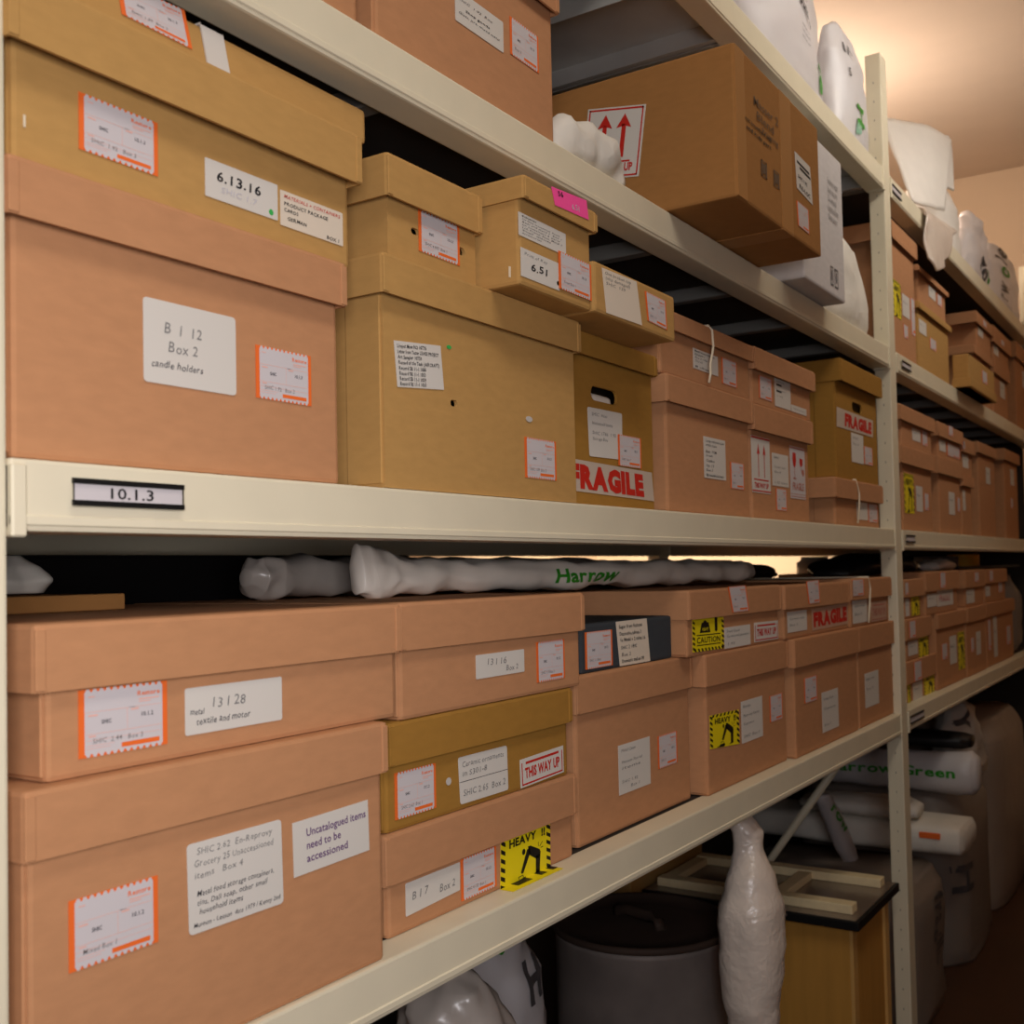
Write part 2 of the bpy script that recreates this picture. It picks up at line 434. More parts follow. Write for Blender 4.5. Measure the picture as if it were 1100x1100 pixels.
def lid_bm(x0, x1, y0, y1, z0, z1, t=.003, r=.004):
    bm = bmesh.new(); bmesh.ops.create_cube(bm, size=1)
    a, b = (x0,y0,z0), (x1,y1,z1)
    for v in bm.verts: v.co = Vector([(a[i]+b[i])/2+v.co[i]*(b[i]-a[i]) for i in range(3)])
    bot = [f for f in bm.faces if f.normal.z < -.5]; bmesh.ops.delete(bm, geom=bot, context='FACES')
    ed = [e for e in bm.edges if len(e.link_faces) == 2]
    bmesh.ops.bevel(bm, geom=ed, offset=r, segments=2, affect='EDGES', profile=.6)
    bmesh.ops.recalc_face_normals(bm, faces=bm.faces[:])
    c = Vector(((x0+x1)/2,(y0+y1)/2,(z0+z1)/2))
    f = max(bm.faces, key=lambda f: f.calc_area())
    if f.normal.dot(f.calc_center_median()-c) < 0: bmesh.ops.reverse_faces(bm, faces=bm.faces[:])
    bmesh.ops.solidify(bm, geom=bm.faces[:], thickness=t)
    return bm

def make_box(name, lab, material, Y, depth, body, lid, o, labels):
    x0,x1,z0,z1 = body; y0, y1 = Y, Y+depth
    cat = 'box' if name in ('archive_box','slate_box') else 'carton'
    root = empty(name, ((x0+x1)/2, y0+depth/2, z0), lab, cat, {'archive_box':'lidded archive boxes on the shelves'}.get(name))
    if o.get('holes'):
        mb = MB(); t = .004
        mb.frombm(panel_with_holes(x0, x1, z0, z1, y0, o['holes']))
        mb.box((x0,y0+t,z0),(x0+t,y1,z1)); mb.box((x1-t,y0+t,z0),(x1,y1,z1)); mb.box((x0+t,y1-t,z0),(x1-t,y1,z1)); mb.box((x0+t,y0+t,z0),(x1-t,y1-t,z0+t))
        mb.box((x0+t,y0+.06,z0+t),(x1-t,y0+.065,z1-.002), 1)  # dark sheet added behind the holes, stands in for shade inside
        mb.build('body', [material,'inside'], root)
        if lab.startswith('olive kraft box with a long'):
            h = o['holes'][0]; b2 = MB(); b2.bevbox((h[0]-.03,y0+.0045,h[2]-.06),(h[1]-.006,y0+.035,h[3]-.008),.01,3); b2.build('tissue_padding', 'tissue', root, True)
    else:
        mb = MB(); mb.bevbox((x0,y0,z0),(x1,y1,z1),.0045); mb.build('body', material, root)
    if name == 'archive_box' and x1-x0 > .2:
        # the folded board joint that runs up the left end of the body
        mb = MB(); mb.bevbox((x0-.0022,y0+.003,z0+.004),(x0+.001,y0+.05,z1-.03),.001,1); mb.build('side_flap', material, root)
    if lid:
        lx0,lx1,lz0,lz1 = lid; lo = o.get('lo', .005)
        mb = MB(); mb.frombm(lid_bm(lx0, lx1, y0-lo, y1+.004, lz0, lz1))
        # turned-in end folds of the lid
        for a,b in ((lx0+.0005,lx0+.009),(lx1-.009,lx1-.0005)):
            mb.bevbox((a,y0-lo-.0012,lz0+.001),(b,y0-lo+.001,lz1-.004),.0006,1)
        mb.build('lid', material, root)
    if o.get('slit'):
        mb = MB(); mb.bevbox((x0-.004,y0-.006,z0),(x1+.004,y1+.002,z0+.03),.003); mb.build('lower_tray', material, root)
    if name == 'shipping_carton':
        mb = MB()
        mb.box((x0+.2,y0-.0008,z0+.002),(x0+.255,y0+.001,z1-.002)); mb.box((x0+.002,y0-.0008,z0+.002),(x0+.04,y0+.001,z1-.002))
        mb.box((x0+.2,y0-.0008,z0-.0008),(x0+.255,y1,z0+.001)); mb.build('packing_tape', 'tape', root)
    if o.get('strap'):
        a,b = o['strap']; mb = MB()
        sh = -.011      # the strap leans to the left towards its top
        def bar(p0, p1, q0, q1):
            V = [(a+p0[0],p0[1],p0[2]),(b+p0[0],p0[1],p0[2]),(b+p1[0],p1[1],p1[2]),(a+p1[0],p1[1],p1[2]),(a+q0[0],q0[1],q0[2]),(b+q0[0],q0[1],q0[2]),(b+q1[0],q1[1],q1[2]),(a+q1[0],q1[1],q1[2])]
            mb.mesh(V, [(0,1,2,3),(7,6,5,4),(0,4,5,1),(1,5,6,2),(2,6,7,3),(3,7,4,0)])
        bar((0,y0-.002,z0-.0075),(sh,y0-.002,z1+.002),(0,y0-.0004,z0-.0075),(sh,y0-.0004,z1+.002))
        bar((sh,y0-.002,z1+.0002),(sh,y1,z1+.0002),(sh,y0-.002,z1+.002),(sh,y1,z1+.002))
        bar((0,y0-.002,z0-.0078),(0,y1-.1,z0-.0078),(0,y0-.002,z0-.0002),(0,y1-.1,z0-.0002))
        mb.build('paper_strap', 'paper', root)
    if o.get('string'):
        tz = (lid[3] if lid else z1)+.002
        pts = [(x, y0-o.get('lo',.005)-.0025, min(z, tz)) for x,z in o['string']]
        pts = [(pts[0][0], y0+.3, tz), (pts[0][0], y0-o.get('lo',.005)+.001, tz)]+pts[1:]
        mb = MB(); mb.tube(pts, .0022, 6); mb.build('string_tie', 'string', root, True)
    if o.get('fold'):
        h = [l for l in labels if l[0] == 'h'][0][1]; xa, xb = h[3][0], h[2][0]
        mb = MB(); mb.box((xa,y0-.02,z0+.0004),(xb,y0-.0005,z0+.0009)); f = mb.build('sticker_fold', 'yellow', root)
        mb = MB()
        for u0,u1 in ((.2,.48),(.66,.78),(.9,1)): mb.box((xa+(xb-xa)*u0,y0-.012,z0+.001),(xa+(xb-xa)*u1,y0-.001,z0+.0013))
        mb.build('black_print', 'black', f)
    for k,q,t,oo in labels: label(k, q, t, oo, root)
    return root

BOXES = [
('archive_box', 'large tan archive box with a square white label, directly above the numbered shelf plate', 'pink', 0.012, 0.45, [0.4638, 0.8122, 1.3895, 1.6037], [0.4543, 0.8142, 1.5641, 1.6077], {'lo': 0.012}, [('w', [(0.5794, 0.0112, 1.5299), (0.6784, 0.0112, 1.5299), (0.6784, 0.0112, 1.4605), (0.5794, 0.0112, 1.4605)], [('B  I  12', 0.2, 0.62, 0.13, 'pencil'), ('Box 2', 0.24, 0.4, 0.13, 'pencil'), ('candle holders', 0.07, 0.2, 0.085, 'ink', 0.55)], {'round': 0.05}), ('o', [(0.7022, 0.0112, 1.5103), (0.7734, 0.0112, 1.5103), (0.7734, 0.0112, 1.4621), (0.7022, 0.0112, 1.4621)], ['SHIC 1.92   Box 2'], {})]),
('archive_box', 'shallow kraft archive box numbered 6.13.16 with a green dot', 'kraft', 0.012, 0.45, [0.4651, 0.8322, 1.6077, 1.737], [0.452, 0.8342, 1.6907, 1.741], {'lo': 0.017}, [('o', [(0.5211, 0.0112, 1.6776), (0.5957, 0.0112, 1.6776), (0.5957, 0.0112, 1.6328), (0.5211, 0.0112, 1.6328)], ['SHIC  1.92   Box 3'], {}), ('w', [(0.6458, 0.0112, 1.6648), (0.7323, 0.0112, 1.6648), (0.7323, 0.0112, 1.6311), (0.6458, 0.0112, 1.6311)], [('6.13.16', 0.14, 0.5, 0.26, 'bold', 0.62), ('SHIC 1.7', 0.2, 0.22, 0.16, 'faint', 0.5)], {'dot': (0.9, 0.17, 0.06), 'round': 0.03}), ('w', [(0.7358, 0.0112, 1.6618), (0.8221, 0.0112, 1.6618), (0.8221, 0.0112, 1.6284), (0.7358, 0.0112, 1.6284)], [('MATERIALS + CONTAINERS', 0.05, 0.8, 0.1, 'red', 0.9), ('PRODUCT PACKAGE', 0.05, 0.6, 0.1, 'bold', 0.7), ('CARDS', 0.05, 0.42, 0.1, 'bold', 0.22), ('GERMAN', 0.1, 0.2, 0.1, 'bold', 0.3), ('BOX 1', 0.72, 0.06, 0.1, 'bold', 0.22)], {'col': 'cream', 'round': 0.03}), ('st', [(0.4744, 0.0112, 1.6436), (0.4762, 0.0112, 1.6436), (0.4762, 0.0112, 1.6345), (0.4744, 0.0112, 1.6345)], [], {})]),
('flat_carton', 'flat kraft carton with a white paper strap, topmost of the pile beside the left post', 'kraft', 0.02, 0.42, [0.4704, 0.8705, 1.749, 1.785], None, {'strap': [0.6593547442518235, 0.6852250004770843]}, [('o', [(0.5627, 0.0192, 1.7868), (0.632, 0.0192, 1.7907), (0.6402, 0.0192, 1.7596), (0.5678, 0.0192, 1.7605)], ['SHIC 1.89  Box 2'], {})]),
('archive_box', 'big kraft archive box with two round holes and a tilted white list', 'kraft', 0.006, 0.45, [0.8756, 1.2712, 1.3895, 1.6275], [0.8638, 1.2732, 1.5894, 1.6315], {'holes': [[0.9916, 1.0048, 1.4871, 1.4945]], 'lo': 0.011}, [('w', [(0.8922, 0.0052, 1.5447), (0.9736, 0.0052, 1.552), (0.9787, 0.0052, 1.5035), (0.8972, 0.0052, 1.4963)], [('Limpet Mine NO 10776', 0.05, 0.86, 0.08, 'bold', 0.62), ('Letter from Tester LEWES PROJECT', 0.05, 0.74, 0.08, 'bold', 0.88), ('Art Sampler 10759', 0.05, 0.62, 0.08, 'bold', 0.5), ('Record of the Tank (AIRCRAFT)', 0.05, 0.5, 0.08, 'bold', 0.88), ('Record SB 11-1 1086', 0.05, 0.38, 0.08, 'bold', 0.58), ('Record SB 11-1 1053', 0.05, 0.26, 0.08, 'bold', 0.56), ('Record SB 11-1 1029', 0.05, 0.15, 0.08, 'bold', 0.56), ('Record SB 11-1 1033', 0.05, 0.04, 0.08, 'bold', 0.56)], {}), ('o', [(1.1441, 0.0052, 1.4664), (1.2194, 0.0052, 1.4664), (1.2194, 0.0052, 1.4159), (1.1441, 0.0052, 1.4159)], ['SHIC 1.89  Box 2'], {}), ('d', [(0.9858, 0.0052, 1.5555), (0.9944, 0.0052, 1.5555), (0.9944, 0.0052, 1.5511), (0.9858, 0.0052, 1.5511)], [], {}), ('g', [(1.1484, 0.0052, 1.4929), (1.1633, 0.0052, 1.4929), (1.1633, 0.0052, 1.4858), (1.1484, 0.0052, 1.4858)], [], {}), ('st', [(0.875, 0.0222, 1.4345), (0.875, 0.0189, 1.4339), (0.875, 0.0192, 1.4213), (0.875, 0.0225, 1.4219)], [], {})]),
('archive_box', 'small kraft archive box with two black finger holes beside its orange label', 'kraft', 0.012, 0.4, [0.8932, 1.055, 1.6315, 1.7379], [0.8811, 1.055, 1.696, 1.7419], {'holes': [[0.9336, 0.9473, 1.6695, 1.6768], [1.0186, 1.0339, 1.6667, 1.6762]], 'lo': 0.011}, [('o', [(0.946, 0.0112, 1.6996), (1.0222, 0.0112, 1.6996), (1.0222, 0.0112, 1.6533), (0.946, 0.0112, 1.6533)], ['SHIC 4.893  Box 1'], {})]),
('archive_box', 'kraft archive box numbered 6.51 with a bright pink sticky note on its lid', 'kraft', -0.046, 0.4, [1.0608, 1.2303, 1.6315, 1.7534], [1.057, 1.2303, 1.7299, 1.7574], {'lo': 0.011}, [('p', [(1.1166, -0.0578, 1.7586), (1.2022, -0.0578, 1.7649), (1.207, -0.0578, 1.7415), (1.1246, -0.0578, 1.7381)], [('56', 0.14, 0.62, 0.28, 'bold', 0.16), ('6.51', 0.5, 0.2, 0.3, 'faint', 0.25)], {}), ('w', [(1.059, -0.0468, 1.7154), (1.1667, -0.0468, 1.7154), (1.1667, -0.0468, 1.6881), (1.059, -0.0468, 1.6881)], [('Subjects', 0.06, 0.85, 0.07, 'bold', 0.3), ('Oil lamp accessories  bowls', 0.06, 0.72, 0.07, 'ink', 0.8), ('Reel and stand 1  Box 1', 0.06, 0.6, 0.07, 'ink', 0.85), ('tin containers 4  parts', 0.06, 0.48, 0.07, 'ink', 0.8), ('Lid, Frame, Base, Metal 2', 0.06, 0.36, 0.07, 'ink', 0.85), ('Small  Glasses', 0.06, 0.24, 0.07, 'ink', 0.6), ('accessories', 0.06, 0.12, 0.07, 'ink', 0.4)], {'round': 0.04}), ('w', [(1.0623, -0.0468, 1.6747), (1.1489, -0.0468, 1.6747), (1.1489, -0.0468, 1.6411), (1.0623, -0.0468, 1.6411)], [('Print of Key', 0.08, 0.78, 0.1, 'pencil', 0.6), ('6.51', 0.24, 0.34, 0.24, 'bold', 0.48)], {}), ('d', [(1.1427, -0.0468, 1.6529), (1.1524, -0.0468, 1.6529), (1.1524, -0.0468, 1.6463), (1.1427, -0.0468, 1.6463)], [], {}), ('o', [(1.1464, -0.0468, 1.6901), (1.2279, -0.0468, 1.6901), (1.2279, -0.0468, 1.6437), (1.1464, -0.0468, 1.6437)], ['From Box 1'], {'lift': 2}), ('st', [(1.0602, -0.0313, 1.6543), (1.0602, -0.034, 1.6534), (1.0602, -0.0337, 1.6408), (1.0602, -0.031, 1.6417)], [], {})]),
('archive_box', 'olive kraft box with a long hand hole and FRAGILE tape along its bottom', 'olive', 0.03, 0.45, [1.2927, 1.5568, 1.3895, 1.6275], [1.2894, 1.5568, 1.5989, 1.6315], {'holes': [[1.3613, 1.4408, 1.5413, 1.562]], 'lo': 0.011}, [('w', [(1.3488, 0.0292, 1.5296), (1.4535, 0.0292, 1.5311), (1.4516, 0.0292, 1.462), (1.3519, 0.0292, 1.4599)], [('SHIC  misc', 0.1, 0.84, 0.07, 'pencil', 0.45), ('Household Items', 0.1, 0.66, 0.07, 'pencil', 0.6), ('SHIC 1786  1.92', 0.1, 0.46, 0.07, 'pencil', 0.7), ('Storage Box', 0.1, 0.34, 0.07, 'pencil', 0.45)], {'round': 0.05}), ('o', [(1.437, 0.0292, 1.4989), (1.512, 0.0292, 1.4989), (1.512, 0.0292, 1.4527), (1.437, 0.0292, 1.4527)], ['SHIC  Box 1'], {'lift': 2}), ('f', [(1.2808, 0.0292, 1.4532), (1.5493, 0.0292, 1.4492), (1.5556, 0.0292, 1.4049), (1.2801, 0.0292, 1.4093)], [('FRAGILE', 0.05, 0.16, 0.68, 'fat', 0.83)], {})]),
('flat_carton', 'low kraft carton with a large tilted paper note, above the olive box with FRAGILE tape', 'kraft', -0.05, 0.36, [1.2323, 1.4768, 1.6315, 1.698], None, {}, [('w', [(1.2523, -0.0508, 1.692), (1.3517, -0.0508, 1.6945), (1.3655, -0.0508, 1.6364), (1.2621, -0.0508, 1.6346)], [('One broken cup', 0.06, 0.88, 0.07, 'pencil', 0.75), ('(slip damaged)', 0.06, 0.77, 0.07, 'pencil', 0.7), ('SHIC  129', 0.06, 0.65, 0.07, 'pencil', 0.55)], {'col': 'cream'}), ('o', [(1.3771, -0.0508, 1.687), (1.4443, -0.0508, 1.6855), (1.4474, -0.0508, 1.6439), (1.3838, -0.0508, 1.6465)], ['SHIC 1.2'], {})]),
('archive_box', 'tan archive box under the string-tied box, right of the olive hand-hole box', 'pink', 0.03, 0.45, [1.6101, 1.9683, 1.3895, 1.6077], [1.5929, 1.9683, 1.5664, 1.6117], {'lo': 0.011}, [('w', [(1.7554, 0.0292, 1.5254), (1.8518, 0.0292, 1.5254), (1.8518, 0.0292, 1.454), (1.7554, 0.0292, 1.454)], [('Lamp collection part', 0.08, 0.88, 0.06, 'ink', 0.85), ('with case', 0.08, 0.78, 0.06, 'ink', 0.5), ('Box  1786', 0.08, 0.62, 0.06, 'bold', 0.5), ('Iron', 0.08, 0.52, 0.06, 'ink', 0.3), ('Copper', 0.08, 0.4, 0.06, 'ink', 0.4), ('No 12', 0.08, 0.28, 0.06, 'ink', 0.35), ('Box 2', 0.08, 0.17, 0.06, 'ink', 0.3), ('SB household tools', 0.08, 0.05, 0.06, 'bold', 0.8)], {}), ('o', [(1.8736, 0.0292, 1.4897), (1.939, 0.0292, 1.4897), (1.939, 0.0292, 1.4418), (1.8736, 0.0292, 1.4418)], ['Box 1'], {})]),
('archive_box', 'shallow tan archive box tied with white string, right of the jutting carton', 'pink', 0.028, 0.45, [1.5892, 1.9763, 1.6117, 1.7105], [1.5588, 1.9763, 1.6839, 1.7145], {'string': [[1.7646, 1.7296], [1.7701, 1.7092], [1.7744, 1.6823], [1.7684, 1.6668], [1.7591, 1.6493], [1.7587, 1.6315], [1.7512, 1.6152]], 'lo': 0.011}, [('w', [(1.7163, 0.0272, 1.6719), (1.8236, 0.0272, 1.6719), (1.8236, 0.0272, 1.6373), (1.7163, 0.0272, 1.6373)], [('Metal house items box', 0.06, 0.84, 0.09, 'bold', 0.8), ('Kitchen 1', 0.06, 0.68, 0.09, 'bold', 0.4), ('Box 2 1786', 0.06, 0.52, 0.09, 'ink', 0.5), ('Tins x2', 0.06, 0.36, 0.09, 'ink', 0.3), ('SB  1.92 items', 0.06, 0.08, 0.09, 'bold', 0.6)], {}), ('o', [(1.8412, 0.0272, 1.6748), (1.9121, 0.0272, 1.6748), (1.9121, 0.0272, 1.6279), (1.8412, 0.0272, 1.6279)], ['Box 1'], {})]),
('archive_box', 'tan archive box with red twin-arrow and wine glass stickers', 'pink', 0.03, 0.45, [1.9824, 2.3179, 1.3895, 1.6041], [1.9721, 2.3199, 1.558, 1.6081], {'lo': 0.011}, [('T', [(1.98, 0.0292, 1.5485), (2.079, 0.0292, 1.5485), (2.079, 0.0292, 1.4404), (1.98, 0.0292, 1.4404)], ['THIS WAY UP'], {}), ('w', [(2.0912, 0.0292, 1.5238), (2.186, 0.0292, 1.5238), (2.186, 0.0292, 1.4588), (2.0912, 0.0292, 1.4588)], [('SHIC', 0.1, 0.84, 0.07, 'ink', 0.3), ('Ceramic cups', 0.1, 0.56, 0.07, 'pencil', 0.7), ('Box 4', 0.1, 0.4, 0.07, 'pencil', 0.4), ('1.92 items', 0.1, 0.08, 0.07, 'pencil', 0.8)], {}), ('o', [(2.1086, 0.0292, 1.454), (2.1705, 0.0292, 1.454), (2.1705, 0.0292, 1.4107), (2.1086, 0.0292, 1.4107)], ['Box'], {}), ('F', [(2.1972, 0.0292, 1.5468), (2.2912, 0.0292, 1.5468), (2.2912, 0.0292, 1.4386), (2.1972, 0.0292, 1.4386)], ['FRAGILE'], {})]),
('archive_box', 'shallow tan archive box with a white label carrying two black bars', 'pink', 0.028, 0.45, [1.9921, 2.3372, 1.6081, 1.7127], [1.9783, 2.3392, 1.6735, 1.7167], {'lo': 0.011}, [('o', [(2.0259, 0.0272, 1.6684), (2.0973, 0.0272, 1.6684), (2.0973, 0.0272, 1.6243), (2.0259, 0.0272, 1.6243)], ['Box'], {}), ('w', [(2.1132, 0.0272, 1.6751), (2.2069, 0.0272, 1.6751), (2.2069, 0.0272, 1.619), (2.1132, 0.0272, 1.619)], [('Small items', 0.08, 0.88, 0.06, 'pencil', 0.5), ('Brass items', 0.08, 0.58, 0.06, 'pencil', 0.6), ('1.92', 0.08, 0.35, 0.06, 'pencil', 0.4)], {'bars': [(0.1, 0.75, 0.32), (0.1, 0.52, 0.32)]}), ('w', [(2.2105, 0.0272, 1.6327), (2.3063, 0.0272, 1.6327), (2.3063, 0.0272, 1.6186), (2.2105, 0.0272, 1.6186)], [('Metal trinkets', 0.1, 0.4, 0.2, 'pencil', 0.8)], {})]),
('archive_box', 'low tan archive box tied with string underneath the olive FRAGILE box', 'pink', 0.03, 0.45, [2.503, 2.8726, 1.3895, 1.4953], [2.4698, 2.8746, 1.4532, 1.4993], {'string': [[2.6397, 1.5044], [2.6506, 1.4693], [2.6468, 1.4357], [2.6309, 1.3974]], 'lo': 0.011}, [('w', [(2.6701, 0.0292, 1.4504), (2.766, 0.0292, 1.4504), (2.766, 0.0292, 1.408), (2.6701, 0.0292, 1.408)], [('Box 3', 0.1, 0.6, 0.14, 'pencil', 0.5)], {}), ('o', [(2.7709, 0.0292, 1.4499), (2.8569, 0.0292, 1.4499), (2.8569, 0.0292, 1.4043), (2.7709, 0.0292, 1.4043)], ['Box'], {}), ('st', [(2.5024, 0.0797, 1.4857), (2.5024, 0.0767, 1.4855), (2.5024, 0.0771, 1.4717), (2.5024, 0.0801, 1.4719)], [], {})]),
('archive_box', 'olive kraft box with FRAGILE tape under a round hole, just left of the middle post', 'olive', 0.028, 0.45, [2.5208, 2.8685, 1.4993, 1.7714], [2.515, 2.8705, 1.7236, 1.7754], {'holes': [[2.6536, 2.7387, 1.6681, 1.6919]], 'lo': 0.016}, [('f', [(2.5276, 0.0272, 1.664), (2.8331, 0.0272, 1.6632), (2.828, 0.0272, 1.62), (2.5228, 0.0272, 1.6182)], [('FRAGILE', 0.2, 0.2, 0.62, 'fat', 0.76)], {}), ('w', [(2.6369, 0.0272, 1.6154), (2.7381, 0.0272, 1.6154), (2.7381, 0.0272, 1.5451), (2.6369, 0.0272, 1.5451)], [('SHIC', 0.1, 0.8, 0.08, 'pencil', 0.5), ('Box 2', 0.1, 0.6, 0.08, 'pencil', 0.5)], {}), ('o', [(2.7434, 0.0272, 1.5916), (2.8192, 0.0272, 1.5916), (2.8192, 0.0272, 1.5467), (2.7434, 0.0272, 1.5467)], ['Box'], {})]),
('archive_box', 'tan archive box on the upper shelf, only its lower corner showing at the top edge', 'pink', 0.012, 0.45, [0.7396, 0.8505, 1.8625, 1.972], [0.7259, 0.8525, 1.9613, 1.976], {'lo': 0.011}, []),
('archive_box', 'large tan archive box left of the big jutting shipping carton on the upper shelf', 'pink', 0.012, 0.42, [0.8794, 1.2445, 1.8625, 2.081], [0.8699, 1.2465, 2.0391, 2.085], {'lo': 0.011}, [('w', [(1.023, 0.0112, 1.9814), (1.1243, 0.0112, 1.9814), (1.1243, 0.0112, 1.9426), (1.023, 0.0112, 1.9426)], [('SHIC  1.92  Box', 0.06, 0.7, 0.07, 'ink', 0.7), ('Shop goods', 0.2, 0.45, 0.07, 'bold', 0.5), ('Glass, jars, mixed metal', 0.06, 0.28, 0.07, 'ink', 0.85)], {'round': 0.05}), ('o', [(1.1401, 0.0112, 1.9962), (1.2076, 0.0112, 1.9962), (1.2076, 0.0112, 1.948), (1.1401, 0.0112, 1.948)], ['Box 2'], {})]),
('shipping_carton', 'large brown shipping carton jutting over the shelf edge, red arrow sticker on its side', 'carton', -0.115, 0.44, [1.5734, 1.9828, 1.8625, 2.1006], None, {}, [('T2', [(1.5728, 0.1386, 2.0583), (1.5728, 0.0338, 2.0409), (1.5728, 0.0501, 1.9281), (1.5728, 0.1558, 1.942)], ['THIS WAY UP'], {}), ('w', [(1.8447, -0.1158, 2.0155), (1.9267, -0.1158, 2.012), (1.9361, -0.1158, 1.9458), (1.8521, -0.1158, 1.9531)], [('SHIC 1.92', 0.1, 0.35, 0.09, 'bold', 0.6), ('RE-LOC', 0.15, 0.08, 0.12, 'bold', 0.7)], {'bars': [(0.1, 0.74, 0.8), (0.25, 0.63, 0.7)]}), ('o', [(1.8467, -0.1158, 1.9305), (1.9106, -0.1158, 1.9295), (1.9122, -0.1158, 1.8865), (1.8516, -0.1158, 1.8881)], [], {}), ('pr', [(1.6066, -0.1158, 2.054), (1.7987, -0.1158, 2.054), (1.7987, -0.1158, 1.9061), (1.6066, -0.1158, 1.9061)], [('Masser 2', 0.22, 0.84, 0.1, 'grey', 0.6), ('Blend', 0.28, 0.7, 0.1, 'grey', 0.42), ('Printing', 0.4, 0.6, 0.07, 'grey', 0.4), ('not household only', 0.02, 0.585, 0.045, 'bold', 0.62), ('and kids part', 0.04, 0.5, 0.045, 'bold', 0.58)], {'icons': [(0.36, 0.12, 0.5, 0.3), (0.66, 0.12, 0.8, 0.3)]})]),
('white_carton', 'white carton printed with small grey lines, half hidden behind the large brown carton', 'white', -0.045, 0.5, [2.1006, 2.3717, 1.8625, 2.1693], None, {}, [('pr', [(2.2384, -0.0458, 2.1397), (2.3396, -0.0458, 2.1397), (2.3396, -0.0458, 1.8688), (2.2384, -0.0458, 1.8688)], [('Fine handle with care goods', 0.25, 0.84, 0.05, 'grey', 0.7), ('Place this side up always', 0.25, 0.77, 0.05, 'grey', 0.65), ('Do not stack', 0.25, 0.7, 0.05, 'grey', 0.6), ('Keep dry at all times', 0.25, 0.63, 0.05, 'grey', 0.7), ('One piece', 0.25, 0.56, 0.05, 'grey', 0.6)], {'icons': [(0.28, 0.05, 0.45, 0.2), (0.55, 0.05, 0.8, 0.2)]})]),
('archive_box', 'largest tan archive box at bottom left with a printed notice about uncatalogued items', 'pink', 0.006, 0.45, [0.4705, 0.8607, 0.9135, 1.1475], [0.4633, 0.8627, 1.1009, 1.1515], {'lo': 0.0075}, [('o', [(0.503, 0.0052, 1.0639), (0.5833, 0.0052, 1.0639), (0.5833, 0.0052, 1.0115), (0.503, 0.0052, 1.0115)], ['Mixed Box 1'], {}), ('w', [(0.6127, 0.0052, 1.0811), (0.7198, 0.0052, 1.0813), (0.7214, 0.0052, 1.0061), (0.6144, 0.0052, 1.0069)], [('SHIC 2.62  En-Reprovy', 0.09, 0.86, 0.075, 'pencil', 0.8), ('Grocery 25 Unaccessioned', 0.06, 0.73, 0.075, 'pencil', 0.84), ('items   Box 4', 0.06, 0.6, 0.075, 'pencil', 0.5), ('Metal food storage containers,', 0.08, 0.4, 0.065, 'ink', 0.82), ('tins, Dali soap, other small', 0.08, 0.3, 0.065, 'ink', 0.74), ('household items', 0.1, 0.2, 0.065, 'ink', 0.45), ('Museum - Leeson  date 1979 / Kenny 2nd', 0.04, 0.07, 0.055, 'ink', 0.92)], {'round': 0.05}), ('w', [(0.734, 0.0052, 1.0745), (0.8385, 0.0052, 1.0767), (0.84, 0.0052, 1.027), (0.7352, 0.0052, 1.0249)], [('Uncatalogued items', 0.16, 0.68, 0.15, 'purple', 0.8), ('need to be', 0.16, 0.44, 0.15, 'purple', 0.45), ('accessioned', 0.16, 0.2, 0.15, 'purple', 0.54)], {})]),
('archive_box', 'tan archive box with a white label reading 13 I 28', 'pink', 0.012, 0.45, [0.4897, 0.8928, 1.1515, 1.2651], [0.4761, 0.8948, 1.219, 1.2691], {'lo': 0.0075}, [('o', [(0.5168, 0.0112, 1.2171), (0.5992, 0.0112, 1.2171), (0.5992, 0.0112, 1.1655), (0.5168, 0.0112, 1.1655)], ['SHIC  2.44   Box 3'], {}), ('w', [(0.6177, 0.0112, 1.2084), (0.7289, 0.0112, 1.2084), (0.7289, 0.0112, 1.1691), (0.6177, 0.0112, 1.1691)], [('13 I 28', 0.24, 0.52, 0.22, 'pencil', 0.36), ('metal', 0.04, 0.42, 0.13, 'ink', 0.14), ('textile and motor', 0.1, 0.2, 0.15, 'ink', 0.55)], {'round': 0.05})]),
('archive_box', 'low tan archive box with a yellow HEAVY sticker, under the olive THIS WAY UP box', 'pink', 0.038, 0.42, [0.9065, 1.295, 0.9135, 1.0216], [0.8936, 1.297, 0.9721, 1.0256], {'fold': 1, 'lo': 0.0075}, [('w', [(0.9353, 0.0372, 0.9659), (1.0352, 0.0372, 0.966), (1.0342, 0.0372, 0.9343), (0.9349, 0.0372, 0.9305)], [('B I 7', 0.1, 0.42, 0.27, 'pencil', 0.3), ('Box 2', 0.6, 0.26, 0.27, 'pencil', 0.3)], {'round': 0.04}), ('o', [(1.0371, 0.0372, 0.9683), (1.1097, 0.0372, 0.9683), (1.1097, 0.0372, 0.9204), (1.0371, 0.0372, 0.9204)], ['SHIC 4.132  Box 1'], {}), ('h', [(1.1206, 0.0372, 0.9722), (1.2363, 0.0372, 0.9712), (1.2349, 0.0372, 0.9108), (1.117, 0.0372, 0.9079)], [], {})]),
